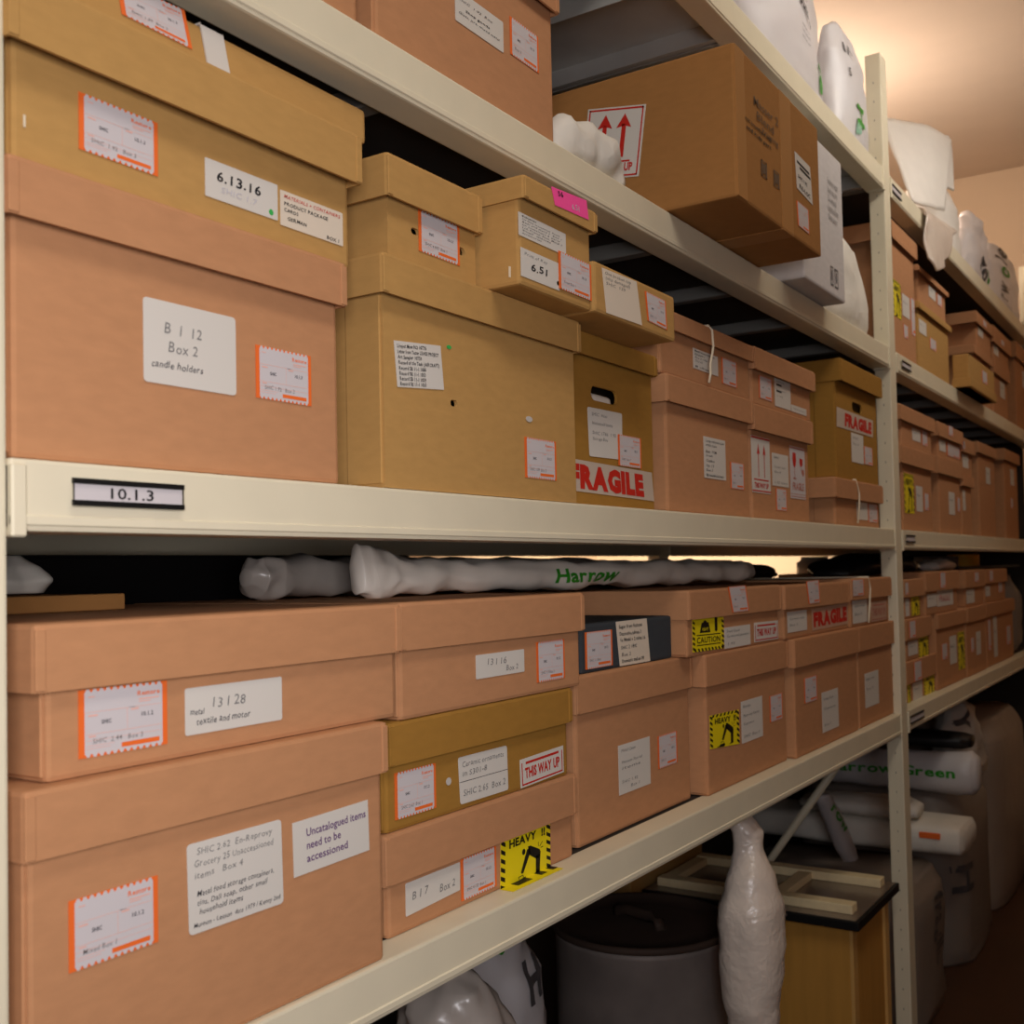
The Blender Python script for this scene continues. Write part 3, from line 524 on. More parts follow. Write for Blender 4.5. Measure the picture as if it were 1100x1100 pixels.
('archive_box', 'shallow olive archive box with a red and white THIS WAY UP sticker', 'olive', 0.034, 0.42, [0.9003, 1.2802, 1.0256, 1.139], [0.8983, 1.2822, 1.097, 1.143], {'lo': 0.0075}, [('o', [(0.915, 0.0332, 1.0876), (0.9872, 0.0332, 1.0876), (0.9872, 0.0332, 1.038), (0.915, 0.0332, 1.038)], ['SHIC 2.62  Box 1'], {}), ('w', [(1.0301, 0.0332, 1.0867), (1.1319, 0.0332, 1.0864), (1.1333, 0.0332, 1.032), (1.0332, 0.0332, 1.0325)], [('Ceramic ornaments', 0.06, 0.78, 0.12, 'pencil', 0.86), ('in S301-8', 0.06, 0.58, 0.12, 'pencil', 0.5), ('SHIC 2.65  Box 2', 0.06, 0.16, 0.14, 'pencil', 0.88)], {'round': 0.06, 'rule': 0.46}), ('t', [(1.1606, 0.0332, 1.0639), (1.2673, 0.0332, 1.0669), (1.2677, 0.0332, 1.0318), (1.1618, 0.0332, 1.0284)], ['THIS WAY UP'], {}), ('g', [(1.0066, 0.0332, 1.0672), (1.0161, 0.0332, 1.0672), (1.0161, 0.0332, 1.0585), (1.0066, 0.0332, 1.0585)], [], {})]),
('archive_box', 'tan archive box with a small white label reading 13 I 16, under the long roll', 'pink', 0.026, 0.43, [0.918, 1.3047, 1.143, 1.2654], [0.9115, 1.307, 1.218, 1.2694], {'lo': 0.0075}, [('w', [(1.0582, 0.0252, 1.2025), (1.1633, 0.0252, 1.2025), (1.1633, 0.0252, 1.1744), (1.0582, 0.0252, 1.1744)], [('13 I 16', 0.2, 0.52, 0.28, 'pencil', 0.42), ('Box 2', 0.6, 0.18, 0.24, 'pencil', 0.26)], {'round': 0.05}), ('o', [(1.1928, 0.0252, 1.209), (1.2632, 0.0252, 1.209), (1.2632, 0.0252, 1.1575), (1.1928, 0.0252, 1.1575)], ['SHIC 1.5 Box 3'], {})]),
('archive_box', 'tan archive box under the dark grey box, right of the HEAVY sticker box', 'pink', 0.05, 0.42, [1.3318, 1.7115, 0.9135, 1.149], [1.3222, 1.7135, 1.0999, 1.153], {'lo': 0.0075}, [('w', [(1.4539, 0.0492, 1.0382), (1.5591, 0.0492, 1.0382), (1.5591, 0.0492, 0.9651), (1.4539, 0.0492, 0.9651)], [('Metal Cases', 0.08, 0.85, 0.06, 'pencil', 0.45), ('Museum Stored', 0.08, 0.62, 0.06, 'pencil', 0.65), ('items', 0.08, 0.5, 0.06, 'pencil', 0.6), ('SHIC 1.92', 0.08, 0.22, 0.06, 'pencil', 0.5), ('Box 1', 0.35, 0.1, 0.06, 'pencil', 0.3)], {}), ('o', [(1.5878, 0.0492, 1.0336), (1.6595, 0.0492, 1.0336), (1.6595, 0.0492, 0.9824), (1.5878, 0.0492, 0.9824)], ['SHIC 2'], {})]),
('slate_box', 'dark grey flat box with a handwritten white note', 'slate', 0.05, 0.3, [1.3507, 1.6521, 1.153, 1.2226], None, {}, [('o', [(1.3617, 0.0492, 1.2113), (1.4431, 0.0492, 1.2113), (1.4431, 0.0492, 1.1587), (1.3617, 0.0492, 1.1587)], ['SHIC 1.2 Box'], {}), ('w', [(1.4561, 0.0492, 1.2217), (1.5591, 0.0492, 1.2221), (1.5684, 0.0492, 1.1548), (1.466, 0.0492, 1.155)], [('Sugar from Rations', 0.07, 0.84, 0.08, 'bold', 0.75), ('Decorative tablets 3', 0.07, 0.68, 0.08, 'bold', 0.7), ('1x Medal + 2 coins 16', 0.07, 0.54, 0.08, 'bold', 0.82), ('SHIC 2 1892', 0.07, 0.37, 0.08, 'ink', 0.52), ('Box 2', 0.07, 0.21, 0.08, 'ink', 0.3), ('Domestic makes 08', 0.07, 0.07, 0.08, 'bold', 0.72)], {'col': 'cream'})]),
('archive_box', 'tan archive box with a yellow HEAVY sticker, directly below the yellow CAUTION sticker box', 'pink', 0.03, 0.43, [1.739, 2.133, 0.9135, 1.149], [1.7222, 2.133, 1.0989, 1.153], {'lo': 0.0075}, [('h', [(1.7495, 0.0292, 1.048), (1.8804, 0.0292, 1.0438), (1.8807, 0.0292, 0.9822), (1.7484, 0.0292, 0.9917)], [], {'full': 1}), ('w', [(1.8925, 0.0292, 1.0557), (1.9989, 0.0292, 1.0557), (1.9989, 0.0292, 0.9804), (1.8925, 0.0292, 0.9804)], [('Books', 0.08, 0.84, 0.07, 'pencil', 0.35), ('Maternity Ration', 0.08, 0.62, 0.07, 'pencil', 0.75), ('forms', 0.08, 0.42, 0.07, 'pencil', 0.5), ('SHIC  Box 4', 0.08, 0.12, 0.07, 'pencil', 0.75)], {}), ('o', [(2.0392, 0.0292, 1.0499), (2.1093, 0.0292, 1.0499), (2.1093, 0.0292, 1.0), (2.0392, 0.0292, 1.0)], ['Box'], {})]),
('archive_box', 'shallow tan archive box with a yellow CAUTION weight sticker', 'pink', 0.026, 0.43, [1.6597, 2.0928, 1.153, 1.259], [1.6541, 2.0928, 1.2148, 1.263], {'lo': 0.0075}, [('c', [(1.6793, 0.0252, 1.2161), (1.8118, 0.0252, 1.2133), (1.8108, 0.0252, 1.1583), (1.6779, 0.0252, 1.1604)], [], {}), ('w', [(1.8146, 0.0252, 1.1936), (1.9379, 0.0252, 1.1936), (1.9379, 0.0252, 1.1568), (1.8146, 0.0252, 1.1568)], [('Small Cases', 0.08, 0.75, 0.12, 'pencil', 0.5), ('Ceramic and glassware', 0.08, 0.52, 0.12, 'pencil', 0.85), ('1.92', 0.08, 0.15, 0.12, 'pencil', 0.3)], {}), ('t', [(1.9584, 0.0252, 1.1951), (2.0869, 0.0252, 1.1934), (2.086, 0.0252, 1.1578), (1.9579, 0.0252, 1.1589)], ['THIS WAY UP'], {}), ('o', [(1.8174, 0.0177, 1.2649), (1.9023, 0.0177, 1.2658), (1.9162, 0.0177, 1.2194), (1.836, 0.0177, 1.2194)], ['Box 1'], {})]),
('archive_box', 'tan archive box with two plain labels, below the red FRAGILE box', 'pink', 0.018, 0.43, [2.1525, 2.5923, 0.9135, 1.149], [2.135, 2.5943, 1.0959, 1.153], {'lo': 0.0075}, [('o', [(2.2082, 0.0172, 1.0689), (2.2903, 0.0172, 1.0689), (2.2903, 0.0172, 1.0176), (2.2082, 0.0172, 1.0176)], ['Box'], {}), ('w', [(2.3202, 0.0172, 1.028), (2.4348, 0.0172, 1.028), (2.4348, 0.0172, 0.9431), (2.3202, 0.0172, 0.9431)], [('Large Cups', 0.1, 0.8, 0.06, 'pencil', 0.6), ('Glass items', 0.1, 0.55, 0.06, 'pencil', 0.7), ('Box 3', 0.1, 0.15, 0.06, 'pencil', 0.4)], {})]),
('archive_box', 'shallow tan archive box with a red FRAGILE sticker, right of the CAUTION box', 'pink', 0.02, 0.43, [2.1083, 2.5316, 1.153, 1.2573], [2.0948, 2.5316, 1.2134, 1.2613], {'lo': 0.0075}, [('o', [(2.2236, 0.0117, 1.2667), (2.3068, 0.0117, 1.2682), (2.3116, 0.0117, 1.2208), (2.2376, 0.0117, 1.2195)], ['Box'], {}), ('w', [(2.1248, 0.0192, 1.2078), (2.2436, 0.0192, 1.2078), (2.2436, 0.0192, 1.1665), (2.1248, 0.0192, 1.1665)], [('Ceramic cups', 0.1, 0.6, 0.12, 'pencil', 0.75), ('Box 3', 0.1, 0.3, 0.12, 'pencil', 0.4)], {}), ('f', [(2.2778, 0.0192, 1.2073), (2.533, 0.0192, 1.213), (2.5343, 0.0192, 1.1643), (2.2784, 0.0192, 1.1624)], [('FRAGILE', 0.03, 0.2, 0.6, 'fat', 0.94)], {'clear': 1})]),
('archive_box', 'tan archive box on the lower shelf touching the middle post, one tall label', 'pink', 0.02, 0.43, [2.6083, 2.941, 0.9135, 1.149], [2.5984, 2.943, 1.0951, 1.153], {'lo': 0.0075}, [('w', [(2.657, 0.0192, 1.038), (2.7765, 0.0192, 1.038), (2.7765, 0.0192, 0.9562), (2.657, 0.0192, 0.9562)], [('Jugs etc', 0.1, 0.8, 0.07, 'pencil', 0.6), ('Box 7', 0.1, 0.5, 0.07, 'pencil', 0.5)], {})]),
('archive_box', 'shallow tan archive box tied with a white cord, above the box touching the middle post', 'pink', 0.016, 0.43, [2.5472, 2.8845, 1.153, 1.2624], [2.5336, 2.8865, 1.2179, 1.2664], {'string': [[2.6813, 1.267], [2.68, 1.2413], [2.6733, 1.2125], [2.6646, 1.1795], [2.6591, 1.1598]], 'lo': 0.0075}, [('o', [(2.5356, 0.0077, 1.2641), (2.6322, 0.0077, 1.2641), (2.6322, 0.0077, 1.2262), (2.5356, 0.0077, 1.2262)], ['Box'], {}), ('w', [(2.5616, 0.0152, 1.2152), (2.6825, 0.0152, 1.2152), (2.6825, 0.0152, 1.1619), (2.5616, 0.0152, 1.1619)], [('Items mixed', 0.1, 0.7, 0.12, 'pencil', 0.7), ('Box 3', 0.1, 0.35, 0.12, 'pencil', 0.5)], {}), ('t', [(2.7164, 0.0152, 1.2066), (2.8594, 0.0152, 1.2066), (2.8594, 0.0152, 1.1591), (2.7164, 0.0152, 1.1591)], ['THIS WAY UP'], {'faint': 1})]),
('archive_box', 'tall tan archive box with a yellow sticker, upper shelf just beyond the middle post', 'pink', 0.02, 0.45, [3.0438, 3.3009, 1.8625, 2.2232], [3.0134, 3.3009, 2.1776, 2.2272], {'lo': 0.011}, [('h', [(3.0509, 0.0192, 2.0736), (3.1347, 0.0192, 2.0736), (3.1347, 0.0192, 1.9742), (3.0509, 0.0192, 1.9742)], [], {'mini': 1}), ('w', [(3.1494, 0.0192, 2.0538), (3.2314, 0.0192, 2.0538), (3.2314, 0.0192, 1.9917), (3.1494, 0.0192, 1.9917)], [('Box 4', 0.1, 0.6, 0.1, 'pencil', 0.6)], {}), ('o', [(3.2465, 0.0192, 2.0616), (3.2926, 0.0192, 2.0616), (3.2926, 0.0192, 1.9539), (3.2465, 0.0192, 1.9539)], [], {}), ('o', [(3.1536, 0.0192, 1.9679), (3.2036, 0.0192, 1.9679), (3.2036, 0.0192, 1.9309), (3.1536, 0.0192, 1.9309)], [], {})]),
('archive_box', 'kraft archive box under a small tan box, second on the upper far shelf', 'kraft', 0.02, 0.45, [3.326, 3.7464, 1.8625, 2.0587], [3.3029, 3.7484, 2.042, 2.0627], {'lo': 0.011}, [('w', [(3.3415, 0.0192, 2.018), (3.4337, 0.0192, 2.018), (3.4337, 0.0192, 1.9776), (3.3415, 0.0192, 1.9776)], [('Box 6', 0.1, 0.6, 0.1, 'pencil', 0.6)], {}), ('o', [(3.4775, 0.0192, 1.985), (3.5635, 0.0192, 1.985), (3.5635, 0.0192, 1.9517), (3.4775, 0.0192, 1.9517)], [], {})]),
('archive_box', 'small tan archive box with two labels, on the kraft box of the upper far shelf', 'pink', 0.02, 0.42, [3.352, 3.7194, 2.0627, 2.1658], [3.3048, 3.7214, 2.1522, 2.1698], {'lo': 0.011}, [('w', [(3.4844, 0.0192, 2.1473), (3.5752, 0.0192, 2.1473), (3.5752, 0.0192, 2.1124), (3.4844, 0.0192, 2.1124)], [('SB 1', 0.1, 0.6, 0.12, 'pencil', 0.6)], {}), ('o', [(3.5984, 0.0192, 2.1446), (3.6673, 0.0192, 2.1446), (3.6673, 0.0192, 2.1095), (3.5984, 0.0192, 2.1095)], [], {})]),
('kraft_carton', 'kraft carton jutting out of the upper far shelf in front of stacked lidded boxes', 'kraft', -0.04, 0.05, [3.7473, 4.2054, 1.8625, 1.9698], None, {'slit': 1}, [('o', [(3.9687, -0.0408, 1.9485), (4.0628, -0.0408, 1.9485), (4.0628, -0.0408, 1.907), (3.9687, -0.0408, 1.907)], [], {})]),
('archive_box', 'tan archive box behind the jutting kraft carton, bottom of its stack', 'pink', 0.02, 0.42, [4.1722, 4.499, 1.8625, 2.0646], [4.1207, 4.499, 2.0382, 2.0686], {'lo': 0.011}, []),
('archive_box', 'tan archive box with one tall white label, right of the jutting kraft carton', 'pink', 0.02, 0.42, [4.5335, 4.8744, 1.8625, 2.076], [4.5286, 4.8764, 2.0243, 2.08], {'lo': 0.011}, [('w', [(4.6962, 0.0192, 2.0151), (4.8034, 0.0192, 2.0151), (4.8034, 0.0192, 1.9519), (4.6962, 0.0192, 1.9519)], [('Box', 0.1, 0.6, 0.1, 'pencil', 0.6)], {})]),
('archive_box', 'tan archive box on top of the stack behind the jutting kraft carton', 'pink', 0.02, 0.42, [4.2474, 4.5218, 2.0686, 2.1963], [4.1873, 4.5218, 2.1594, 2.2003], {'lo': 0.011}, [('w', [(4.2712, 0.0192, 2.1595), (4.3643, 0.0192, 2.1595), (4.3643, 0.0192, 2.1272), (4.2712, 0.0192, 2.1272)], [('Box', 0.1, 0.6, 0.1, 'pencil', 0.6)], {}), ('o', [(4.3098, 0.0082, 2.1889), (4.3831, 0.0082, 2.1889), (4.3831, 0.0082, 2.1673), (4.3098, 0.0082, 2.1673)], [], {})]),
('archive_box', 'tan archive box topmost on the upper far shelf, beside the tall cut-off box', 'pink', 0.02, 0.42, [4.5789, 4.9248, 2.08, 2.2051], [4.5238, 4.9268, 2.1443, 2.2091], {'lo': 0.011}, [('w', [(4.5872, 0.0192, 2.1461), (4.686, 0.0192, 2.1461), (4.686, 0.0192, 2.108), (4.5872, 0.0192, 2.108)], [('Box', 0.1, 0.6, 0.1, 'pencil', 0.6)], {}), ('o', [(4.6835, 0.0082, 2.1789), (4.7649, 0.0082, 2.1789), (4.7649, 0.0082, 2.1586), (4.6835, 0.0082, 2.1586)], [], {})]),
('archive_box', 'tall tan archive box cut by the right picture edge on the upper far shelf', 'pink', 0.02, 0.45, [5.0979, 5.5705, 1.8625, 2.2302], [5.0621, 5.5725, 2.1672, 2.2342], {'lo': 0.011}, [('w', [(5.285, 0.0192, 2.1398), (5.4275, 0.0192, 2.1398), (5.4275, 0.0192, 2.0669), (5.285, 0.0192, 2.0669)], [('Box', 0.1, 0.6, 0.1, 'pencil', 0.6)], {})]),
('archive_box', 'yellow-stickered tan archive box, bottom of the first stack on the mid far shelf', 'pink', 0.02, 0.45, [3.0877, 3.4348, 1.3895, 1.6169], [3.0347, 3.4368, 1.571, 1.6209], {'lo': 0.011}, [('h', [(3.1003, 0.0192, 1.5476), (3.209, 0.0192, 1.5476), (3.209, 0.0192, 1.4381), (3.1003, 0.0192, 1.4381)], [], {'mini': 1}), ('w', [(3.2358, 0.0192, 1.5194), (3.3123, 0.0192, 1.5194), (3.3123, 0.0192, 1.4468), (3.2358, 0.0192, 1.4468)], [('Box 3', 0.1, 0.6, 0.1, 'pencil', 0.6)], {}), ('o', [(3.3332, 0.0192, 1.5032), (3.3885, 0.0192, 1.5032), (3.3885, 0.0192, 1.4533), (3.3332, 0.0192, 1.4533)], [], {})]),
('archive_box', 'shallow tan archive box, top of the first stack on the mid far shelf', 'pink', 0.02, 0.45, [3.096, 3.4525, 1.6209, 1.7275], [3.0393, 3.4545, 1.689, 1.7315], {'lo': 0.011}, [('w', [(3.2137, 0.0192, 1.6826), (3.3115, 0.0192, 1.6826), (3.3115, 0.0192, 1.6478), (3.2137, 0.0192, 1.6478)], [('Box 5', 0.1, 0.6, 0.12, 'pencil', 0.6)], {}), ('o', [(3.3286, 0.0192, 1.6866), (3.3988, 0.0192, 1.6866), (3.3988, 0.0192, 1.644), (3.3286, 0.0192, 1.644)], [], {})]),
('archive_box', 'tan archive box, lower one of the second stack on the mid far shelf', 'pink', 0.02, 0.45, [3.5379, 3.8464, 1.3895, 1.6205], [3.4868, 3.8464, 1.5721, 1.6245], {'lo': 0.011}, [('w', [(3.6692, 0.0192, 1.5239), (3.7557, 0.0192, 1.5239), (3.7557, 0.0192, 1.4516), (3.6692, 0.0192, 1.4516)], [('Box', 0.1, 0.6, 0.1, 'pencil', 0.6)], {}), ('o', [(3.7947, 0.0192, 1.5109), (3.84, 0.0192, 1.5109), (3.84, 0.0192, 1.4647), (3.7947, 0.0192, 1.4647)], [], {})]),
('archive_box', 'shallow tan archive box, upper one of the second stack on the mid far shelf', 'pink', 0.02, 0.45, [3.5474, 3.8721, 1.6245, 1.7276], [3.5034, 3.8721, 1.6872, 1.7316], {'lo': 0.011}, [('o', [(3.6434, 0.0082, 1.7319), (3.7133, 0.0082, 1.7319), (3.7133, 0.0082, 1.7003), (3.6434, 0.0082, 1.7003)], [], {}), ('w', [(3.5592, 0.0192, 1.6811), (3.648, 0.0192, 1.6811), (3.648, 0.0192, 1.6466), (3.5592, 0.0192, 1.6466)], [('SB', 0.1, 0.6, 0.12, 'pencil', 0.6)], {}), ('o', [(3.6615, 0.0192, 1.6802), (3.8699, 0.0192, 1.6802), (3.8699, 0.0192, 1.6393), (3.6615, 0.0192, 1.6393)], [], {})]),
('archive_box', 'narrow tan archive box, lower one of the third stack on the mid far shelf', 'pink', 0.02, 0.45, [3.8783, 4.0391, 1.3895, 1.5857], [3.8484, 4.0411, 1.5525, 1.5897], {'lo': 0.011}, [('w', [(3.8878, 0.0192, 1.5409), (3.9313, 0.0192, 1.5409), (3.9313, 0.0192, 1.4721), (3.8878, 0.0192, 1.4721)], [('Box', 0.1, 0.6, 0.1, 'pencil', 0.6)], {})]),
('archive_box', 'narrow tan archive box, upper one of the third stack on the mid far shelf', 'pink', 0.02, 0.45, [3.907, 4.0709, 1.5897, 1.711], [3.8741, 4.0729, 1.6674, 1.715], {'lo': 0.011}, [('o', [(3.8601, 0.0082, 1.7028), (3.9011, 0.0082, 1.7028), (3.9011, 0.0082, 1.6752), (3.8601, 0.0082, 1.6752)], [], {}), ('w', [(3.9089, 0.0192, 1.6632), (4.0029, 0.0192, 1.6632), (4.0029, 0.0192, 1.6184), (3.9089, 0.0192, 1.6184)], [('Box', 0.1, 0.6, 0.1, 'pencil', 0.6)], {})]),
('archive_box', 'tall tan archive box without a stack, second from the end of the mid far shelf', 'pink', 0.02, 0.45, [4.187, 4.5053, 1.3895, 1.7219], [4.1425, 4.5073, 1.6867, 1.7259], {'lo': 0.011}, [('w', [(4.3236, 0.0192, 1.6467), (4.4071, 0.0192, 1.6467), (4.4071, 0.0192, 1.5858), (4.3236, 0.0192, 1.5858)], [('Box', 0.1, 0.6, 0.1, 'pencil', 0.6)], {})]),
('archive_box', 'tall tan archive box at the end of the row on the mid far shelf', 'pink', 0.02, 0.45, [4.7268, 5.0414, 1.3895, 1.7423], [4.6823, 5.0434, 1.7009, 1.7463], {'lo': 0.011}, [('w', [(4.8643, 0.0192, 1.676), (4.9538, 0.0192, 1.676), (4.9538, 0.0192, 1.6106), (4.8643, 0.0192, 1.6106)], [('Box', 0.1, 0.6, 0.1, 'pencil', 0.6)], {}), ('o', [(4.847, 0.0192, 1.5555), (4.907, 0.0192, 1.5555), (4.907, 0.0192, 1.516), (4.847, 0.0192, 1.516)], [], {})]),
('archive_box', 'tan archive box with yellow sticker, bottom of three just beyond the middle post', 'pink', 0.038, 0.43, [3.135, 3.4732, 0.9135, 1.0245], [3.1051, 3.4732, 0.967, 1.0285], {'lo': 0.0075}, [('o', [(3.1863, 0.0297, 1.0227), (3.2769, 0.0297, 1.0227), (3.2769, 0.0297, 0.9679), (3.1863, 0.0297, 0.9679)], [], {}), ('w', [(3.1992, 0.0372, 0.9617), (3.3079, 0.0372, 0.9617), (3.3079, 0.0372, 0.9124), (3.1992, 0.0372, 0.9124)], [('Box 2', 0.1, 0.6, 0.12, 'pencil', 0.6)], {}), ('h', [(3.3338, 0.0372, 0.9715), (3.4648, 0.0372, 0.9715), (3.4648, 0.0372, 0.9078), (3.3338, 0.0372, 0.9078)], [], {'mini': 1}), ('h', [(3.14, 0.0372, 0.9636), (3.1694, 0.0372, 0.9636), (3.1694, 0.0372, 0.9091), (3.14, 0.0372, 0.9091)], [], {'mini': 1})]),
('archive_box', 'tan archive box with yellow sticker, middle of three just beyond the middle post', 'pink', 0.036, 0.43, [3.1326, 3.4189, 1.0285, 1.1409], [3.1073, 3.4209, 1.0871, 1.1449], {'lo': 0.0075}, [('o', [(3.1396, 0.0277, 1.1389), (3.2135, 0.0277, 1.1389), (3.2135, 0.0277, 1.0924), (3.1396, 0.0277, 1.0924)], [], {}), ('w', [(3.1527, 0.0352, 1.0806), (3.2611, 0.0352, 1.0806), (3.2611, 0.0352, 1.0417), (3.1527, 0.0352, 1.0417)], [('Box 3', 0.1, 0.6, 0.12, 'pencil', 0.6)], {}), ('h', [(3.2758, 0.0352, 1.0898), (3.3918, 0.0352, 1.0898), (3.3918, 0.0352, 1.0266), (3.2758, 0.0352, 1.0266)], [], {'mini': 1})]),
('archive_box', 'tan archive box with pale yellow sticker, top of three just beyond the middle post', 'pink', 0.034, 0.43, [3.1202, 3.324, 1.1449, 1.2512], [3.0934, 3.326, 1.2062, 1.2552], {'lo': 0.0075}, [('o', [(3.0991, 0.0257, 1.2465), (3.1361, 0.0257, 1.2465), (3.1361, 0.0257, 1.2137), (3.0991, 0.0257, 1.2137)], [], {}), ('w', [(3.1294, 0.0332, 1.2009), (3.1701, 0.0332, 1.2009), (3.1701, 0.0332, 1.1532), (3.1294, 0.0332, 1.1532)], [('Box', 0.1, 0.6, 0.12, 'pencil', 0.6)], {}), ('h', [(3.1967, 0.0332, 1.2068), (3.2905, 0.0332, 1.2068), (3.2905, 0.0332, 1.1517), (3.1967, 0.0332, 1.1517)], [], {'mini': 1})]),
('archive_box', 'tan archive box with a tall yellow sticker at its right edge, lower far shelf', 'pink', 0.03, 0.43, [3.4758, 3.8984, 0.9135, 1.14], [3.4752, 3.8984, 1.0989, 1.144], {'lo': 0.0075}, [('o', [(3.5417, 0.0292, 1.0495), (3.62, 0.0292, 1.0495), (3.62, 0.0292, 1.0008), (3.5417, 0.0292, 1.0008)], [], {}), ('w', [(3.6577, 0.0292, 1.0652), (3.7556, 0.0292, 1.0652), (3.7556, 0.0292, 0.9769), (3.6577, 0.0292, 0.9769)], [('Box 4', 0.1, 0.6, 0.1, 'pencil', 0.6)], {}), ('h', [(3.7815, 0.0292, 1.0706), (3.8847, 0.0292, 1.0706), (3.8847, 0.0292, 0.9495), (3.7815, 0.0292, 0.9495)], [], {'mini': 1})]),
('archive_box', 'shallow tan archive box with a whitish plastic patch, on the lower far shelf second stack', 'pink', 0.03, 0.43, [3.3579, 3.7999, 1.144, 1.2692], [3.3295, 3.8019, 1.2147, 1.2732], {'lo': 0.0075}, [('o', [(3.5159, 0.0217, 1.2692), (3.5921, 0.0217, 1.2692), (3.5921, 0.0217, 1.2221), (3.5159, 0.0217, 1.2221)], [], {}), ('w', [(3.3734, 0.0292, 1.2068), (3.4961, 0.0292, 1.2068), (3.4961, 0.0292, 1.168), (3.3734, 0.0292, 1.168)], [('Box 3', 0.1, 0.6, 0.12, 'pencil', 0.6)], {}), ('w', [(3.5032, 0.0292, 1.2138), (3.7298, 0.0292, 1.2138), (3.7298, 0.0292, 1.1651), (3.5032, 0.0292, 1.1651)], [('FRAGILE', 0.1, 0.3, 0.4, 'red', 0.7)], {})]),
('archive_box', 'plain tan archive box with faint labels, second from the end on the lower far shelf', 'pink', 0.026, 0.43, [3.9069, 4.2427, 0.9135, 1.1431], [3.9004, 4.2447, 1.0975, 1.1471], {'lo': 0.0075}, [('w', [(4.0661, 0.0252, 1.0563), (4.1445, 0.0252, 1.0563), (4.1445, 0.0252, 0.9767), (4.0661, 0.0252, 0.9767)], [('Box', 0.1, 0.6, 0.1, 'pencil', 0.6)], {}), ('o', [(3.9689, 0.0252, 1.0415), (4.0216, 0.0252, 1.0415), (4.0216, 0.0252, 0.9937), (3.9689, 0.0252, 0.9937)], [], {})]),
('archive_box', 'tan archive box with three tall labels at the far end of the lower shelf', 'pink', 0.03, 0.43, [4.2841, 4.8668, 0.9135, 1.1452], [4.2575, 4.8688, 1.099, 1.1492], {'lo': 0.0075}, [('o', [(4.3098, 0.0292, 1.0873), (4.3657, 0.0292, 1.0873), (4.3657, 0.0292, 0.9739), (4.3098, 0.0292, 0.9739)], [], {}), ('w', [(4.4215, 0.0292, 1.0913), (4.4951, 0.0292, 1.0913), (4.4951, 0.0292, 0.9419), (4.4215, 0.0292, 0.9419)], [('Box', 0.1, 0.6, 0.1, 'pencil', 0.6)], {}), ('o', [(4.6964, 0.0292, 1.043), (4.7967, 0.0292, 1.043), (4.7967, 0.0292, 0.9694), (4.6964, 0.0292, 0.9694)], [], {})]),
('archive_box', 'shallow tan archive box right of a dark gap, upper row of the lower far shelf', 'pink', 0.028, 0.43, [3.9198, 4.2378, 1.1471, 1.2683], [3.8877, 4.2378, 1.2123, 1.2723], {'lo': 0.0075}, [('o', [(4.0406, 0.0197, 1.2627), (4.1198, 0.0197, 1.2627), (4.1198, 0.0197, 1.2291), (4.0406, 0.0197, 1.2291)], [], {}), ('w', [(3.9347, 0.0272, 1.2062), (4.071, 0.0272, 1.2062), (4.071, 0.0272, 1.1591), (3.9347, 0.0272, 1.1591)], [('Box', 0.1, 0.6, 0.12, 'pencil', 0.6)], {})]),
('archive_box', 'shallow tan archive box last of the top row on the lower far shelf', 'pink', 0.028, 0.43, [4.269, 4.699, 1.1492, 1.267], [4.2398, 4.701, 1.2202, 1.271], {'lo': 0.0075}, [('o', [(4.3207, 0.0197, 1.266), (4.3979, 0.0197, 1.266), (4.3979, 0.0197, 1.2271), (4.3207, 0.0197, 1.2271)], [], {}), ('w', [(4.2816, 0.0272, 1.2091), (4.3688, 0.0272, 1.2091), (4.3688, 0.0272, 1.1728), (4.2816, 0.0272, 1.1728)], [('Box', 0.1, 0.6, 0.12, 'pencil', 0.6)], {}), ('o', [(4.5394, 0.0272, 1.2174), (4.6342, 0.0272, 1.2174), (4.6342, 0.0272, 1.1793), (4.5394, 0.0272, 1.1793)], [], {})])]

for args in BOXES: make_box(*args)

# ------------------------------------------------------------------ soft things: lofted, wrinkled shapes
def loft_obj(name, rings, material, seg=28, sub=4, wr=.008, ws=14, seed=0, parent=None, sq=2.3, crease=.5):
    """rings: (centre, axis_a, axis_b) ellipses; interpolated, superelliptic, wrinkled"""
    R = []
    for i in range(len(rings)-1):
        for k in range(sub):
            t = k/sub; t = t*t*(3-2*t)*.5+t*.5
            R.append([Vector(rings[i][j]).lerp(Vector(rings[i+1][j]), t) for j in range(3)])
    R.append([Vector(v) for v in rings[-1]])
    V, F = [], []
    off = Vector((seed*3.7, seed*1.3, seed*7.1))
    for c,a,b in R:
        n = a.cross(b)
        for k in range(seg):
            th = 2*math.pi*k/seg; ct, st = math.cos(th), math.sin(th)
            e = 2/sq
            p = c+a*(abs(ct)**e*(1 if ct >= 0 else -1))+b*(abs(st)**e*(1 if st >= 0 else -1))
            d = noise.noise(p*ws+off)+.5*noise.noise(p*ws*2.3+off)-crease*abs(noise.noise(p*ws*1.4+off*2))
            dirv = (p-c); l = dirv.length
            if l > 1e-6: p = p+dirv/l*d*wr*min(1, l/.03)
            V.append(p)
    m = len(R)
    for i in range(m-1):
        for k in range(seg):
            F.append((i*seg+k, i*seg+(k+1)%seg, (i+1)*seg+(k+1)%seg, (i+1)*seg+k))
    F.append(tuple(range(seg))[::-1]); F.append(tuple(range((m-1)*seg, m*seg)))
    bm = bmesh.new(); vs = [bm.verts.new(p) for p in V]
    for f in F: bm.faces.new([vs[i] for i in f])
    bmesh.ops.recalc_face_normals(bm, faces=bm.faces[:])
    mb = MB(); mb.frombm(bm)
    lo = Vector([sum(v[i] for v in mb.v)/len(mb.v) for i in range(3)]); lo.z = min(v[2] for v in mb.v)
    return mb.build(name, material, parent, True, None if parent else lo)
def vring(x, y, z, rx, ry): return ((x,y,z),(rx,0,0),(0,ry,0))
def hring(x, y, z, ry, rz): return ((x,y,z),(0,ry,0),(0,0,rz))
